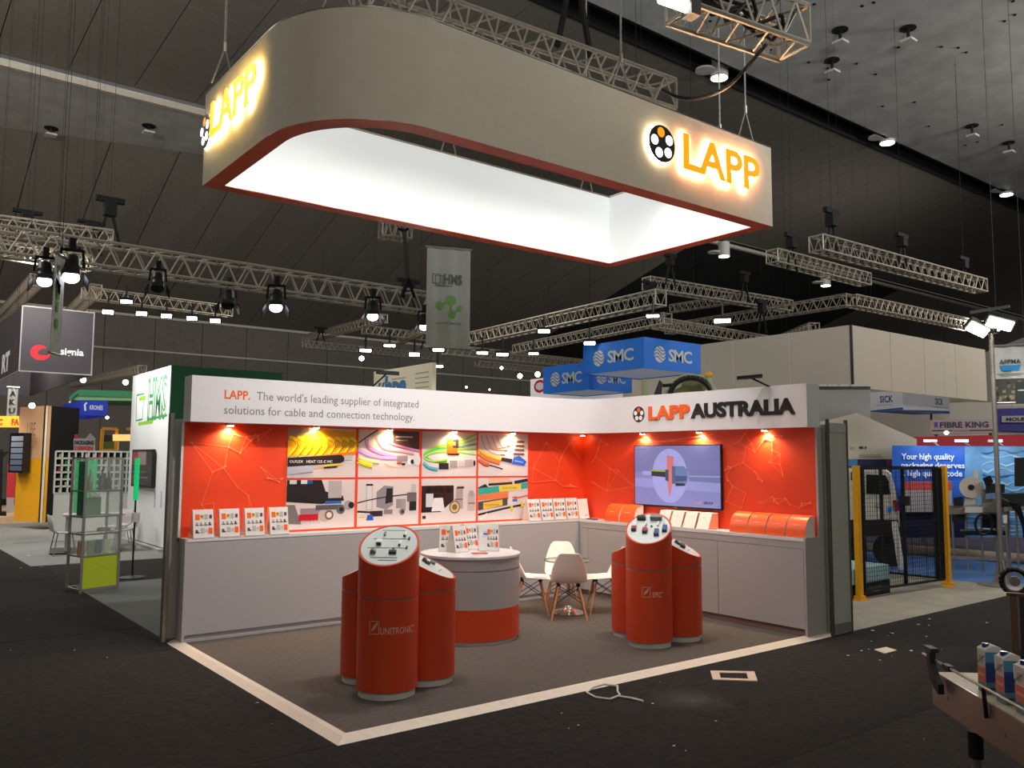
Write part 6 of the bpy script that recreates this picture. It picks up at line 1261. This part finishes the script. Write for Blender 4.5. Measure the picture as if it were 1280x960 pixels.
def carton(s, lab):
    o = E0+dv*s+nv*.07-Z_*.0; t = empty('milk_carton', o, lab, 'carton', 'drink cartons on the conveyor'); a, b, h = .08, .075, .195
    MB().obox(o, dv*a, nv*b, Z_*h).build('body', mat('carton_white', (216, 212, 206), .35, var=.02), t, bevel=.002)
    # sloped top with a cap
    MB().slab([o+Z_*h, o+nv*b+Z_*h, o+nv*b+Z_*(h+.02), o+nv*b*.5+Z_*(h+.03), o+Z_*(h+.008)], dv*a).build('gable', MATS['carton_white'], t)
    c = o+dv*a*.5+nv*b*.3+Z_*(h+.016); MB().cyl(c, c+Z_*.018, .016, 16).build('cap', mat('blue_cap', (30, 50, 130), .35), t)
    # prints on the two faces turned to the camera: end face (towards -dv) and side face (towards -nv)
    for F, w_, side in ((FR(o, dv, Z_), a, False), (FR(o+dv*a, nv, Z_), b, True)):
        pr = PR(F)
        if F.n.dot(CAM-o) < 0: continue
        if side:
            pr.rect(0, 0, w_, h*.28, (90, 140, 160)); pr.rect(0, h*.28, w_, h*.75, (30, 60, 140)); pr.rect(0, h*.75, w_, h, (70, 130, 170)); pr.rect(w_*.55, h*.6, w_*.8, h*.95, (220, 230, 236)); pr.rect(w_*.2, h*.1, w_*.8, h*.16, (40, 70, 90))
        else:
            pr.rect(0, 0, w_, h*.25, (90, 140, 160)); pr.rect(0, h*.25, w_, h*.62, (224, 120, 96)); pr.circ(w_*.5, h*.8, w_*.25, (190, 160, 140)); pr.rect(w_*.1, h*.4, w_*.9, h*.47, (236, 170, 150)); pr.line([(w_*.1, h*.7), (w_*.9, h*.9)], .008, (110, 130, 120))
        pr.build('print', t)
for i, s in enumerate((.37, .545, .72, .895, 1.07)): carton(s, '%s drink carton with a blue cap from the end of the conveyor' % o_[i])

# =================================================================== THINGS ON THE FLOOR
fr_ = empty('cardboard_frame', (3.66, -.45, .003), 'pale rectangular frame lying on the dark carpet in front of the stand', 'frame')
q = [V((3.647, -.213, 0)), V((3.95, -.474, 0)), V((3.69, -.699, 0)), V((3.414, -.428, 0))]; ip = [sum((p for p in q), V())/4+(p-sum((p for p in q), V())/4)*V((.62, .62, 0)) for p in q]
for i in range(4): MB().slab([q[i]+Z_*.014, q[(i+1) % 4]+Z_*.014, ip[(i+1) % 4]+Z_*.014, ip[i]+Z_*.014], -Z_*.01).build('side_strip', mat('pale_card', (214, 190, 172), .6), fr_)
t = [V((2.233, -.062, .012)), V((2.367, -.008, .02)), V((2.48, -.02, .03)), V((2.56, -.1, .02)), V((2.46, -.2, .012)), V((2.38, -.31, .02)), V((2.25, -.33, .012)), V((2.19, -.22, .012)), V((2.233, -.062, .012))]
mb = MB(); mb.tube(t, .008, 6); mb.tube([V((2.36, -.3, .012)), V((2.40, -.42, .015)), V((2.42, -.53, .012))], .009, 6); mb.build('plastic_strap', M['plinth'], None, label='bent white strap lying on the dark carpet beside the cream edge trim', cat='strap')
MB().slab([V((5.729, -.647, .012)), V((5.938, -.662, .012)), V((5.881, -.804, .012)), V((5.642, -.806, .012))], -Z_*.008).build('card_piece', M['cream'], None, label='small cream card lying on the dark carpet right of the stand', cat='card')
r = random.Random(12)
for i, (px, py, s) in enumerate(((1148, 781, .05), (1162, 774, .05), (1161, 782, .03), (1234, 779, .06), (1091, 789, .07), (1114, 792, .07), (1110, 795, .03), (1158, 796, .03), (1089, 802, .03), (1077, 814, .04), (1086, 812, .03), (1139, 814, .05), (1060, 820, .05), (1115, 820, .02), (1100, 826, .03), (702, 892, .015), (711, 911, .015), (723, 907, .02), (816, 880, .025), (842, 933, .03), (895, 902, .03), (825, 853, .012), (322, 879, .03), (36, 695, .07), (26, 710, .05), (1155, 924, .012), (857, 939, .012), (340, 905, .012), (13, 813, .02), (52, 709, .03), (93, 813, .015), (134, 822, .012), (1177, 812, .01))):
    p = gz(px, py, .006); a = r.uniform(0, PI); k = r.randint(3, 5); pts = [p+V((s*.5*r.uniform(.6, 1.2)*math.cos(a+2*PI*j/k), s*.35*r.uniform(.6, 1.2)*math.sin(a+2*PI*j/k), .004+r.uniform(0, s*.15))) for j in range(k)]
    MB().slab(pts, -Z_*.003).build('paper_scrap', M['paper'], None, label='small white scrap of paper on the carpet', cat='scrap', group='paper scraps on the floor')
c = gz(862, 875, .004); st = mat('chalk_dust', (90, 88, 76), .9, var=.2, scale=20)
nt = st.node_tree; tc = nt.nodes.new('ShaderNodeTexCoord'); no = nt.nodes.new('ShaderNodeTexNoise'); no.inputs['Scale'].default_value = 9; gr = nt.nodes.new('ShaderNodeTexGradient'); gr.gradient_type = 'SPHERICAL'
mp = nt.nodes.new('ShaderNodeMapping'); mp.inputs['Scale'].default_value = (2.6, 2.6, 1); nt.links.new(tc.outputs['Object'], no.inputs[0]); nt.links.new(tc.outputs['Object'], mp.inputs[0]); nt.links.new(mp.outputs[0], gr.inputs[0])
ml = nt.nodes.new('ShaderNodeMath'); ml.operation = 'MULTIPLY'; nt.links.new(no.outputs[0], ml.inputs[0]); nt.links.new(gr.outputs[0], ml.inputs[1]); nt.links.new(ml.outputs[0], nt.nodes['Principled BSDF'].inputs['Alpha'])
MB().add([c+V((-.38, -.38, 0)), c+V((.38, -.38, 0)), c+V((.38, .38, 0)), c+V((-.38, .38, 0))], [(0, 1, 2, 3)]).build('dust_stain', st, fl, o0=None)
bpy.data.objects['dust_stain'].parent = None; bpy.data.objects['dust_stain'].location = c; 
for v in bpy.data.objects['dust_stain'].data.vertices: v.co = v.co - (c-org(fl))
bpy.data.objects['dust_stain'].parent = fl; bpy.data.objects['dust_stain'].location = c-fl.location
for o in list(bpy.data.objects):
    if o.get('category') and len(str(o.get('label', '')).split()) > 16: o['label'] = ' '.join(str(o['label']).split()[:16])
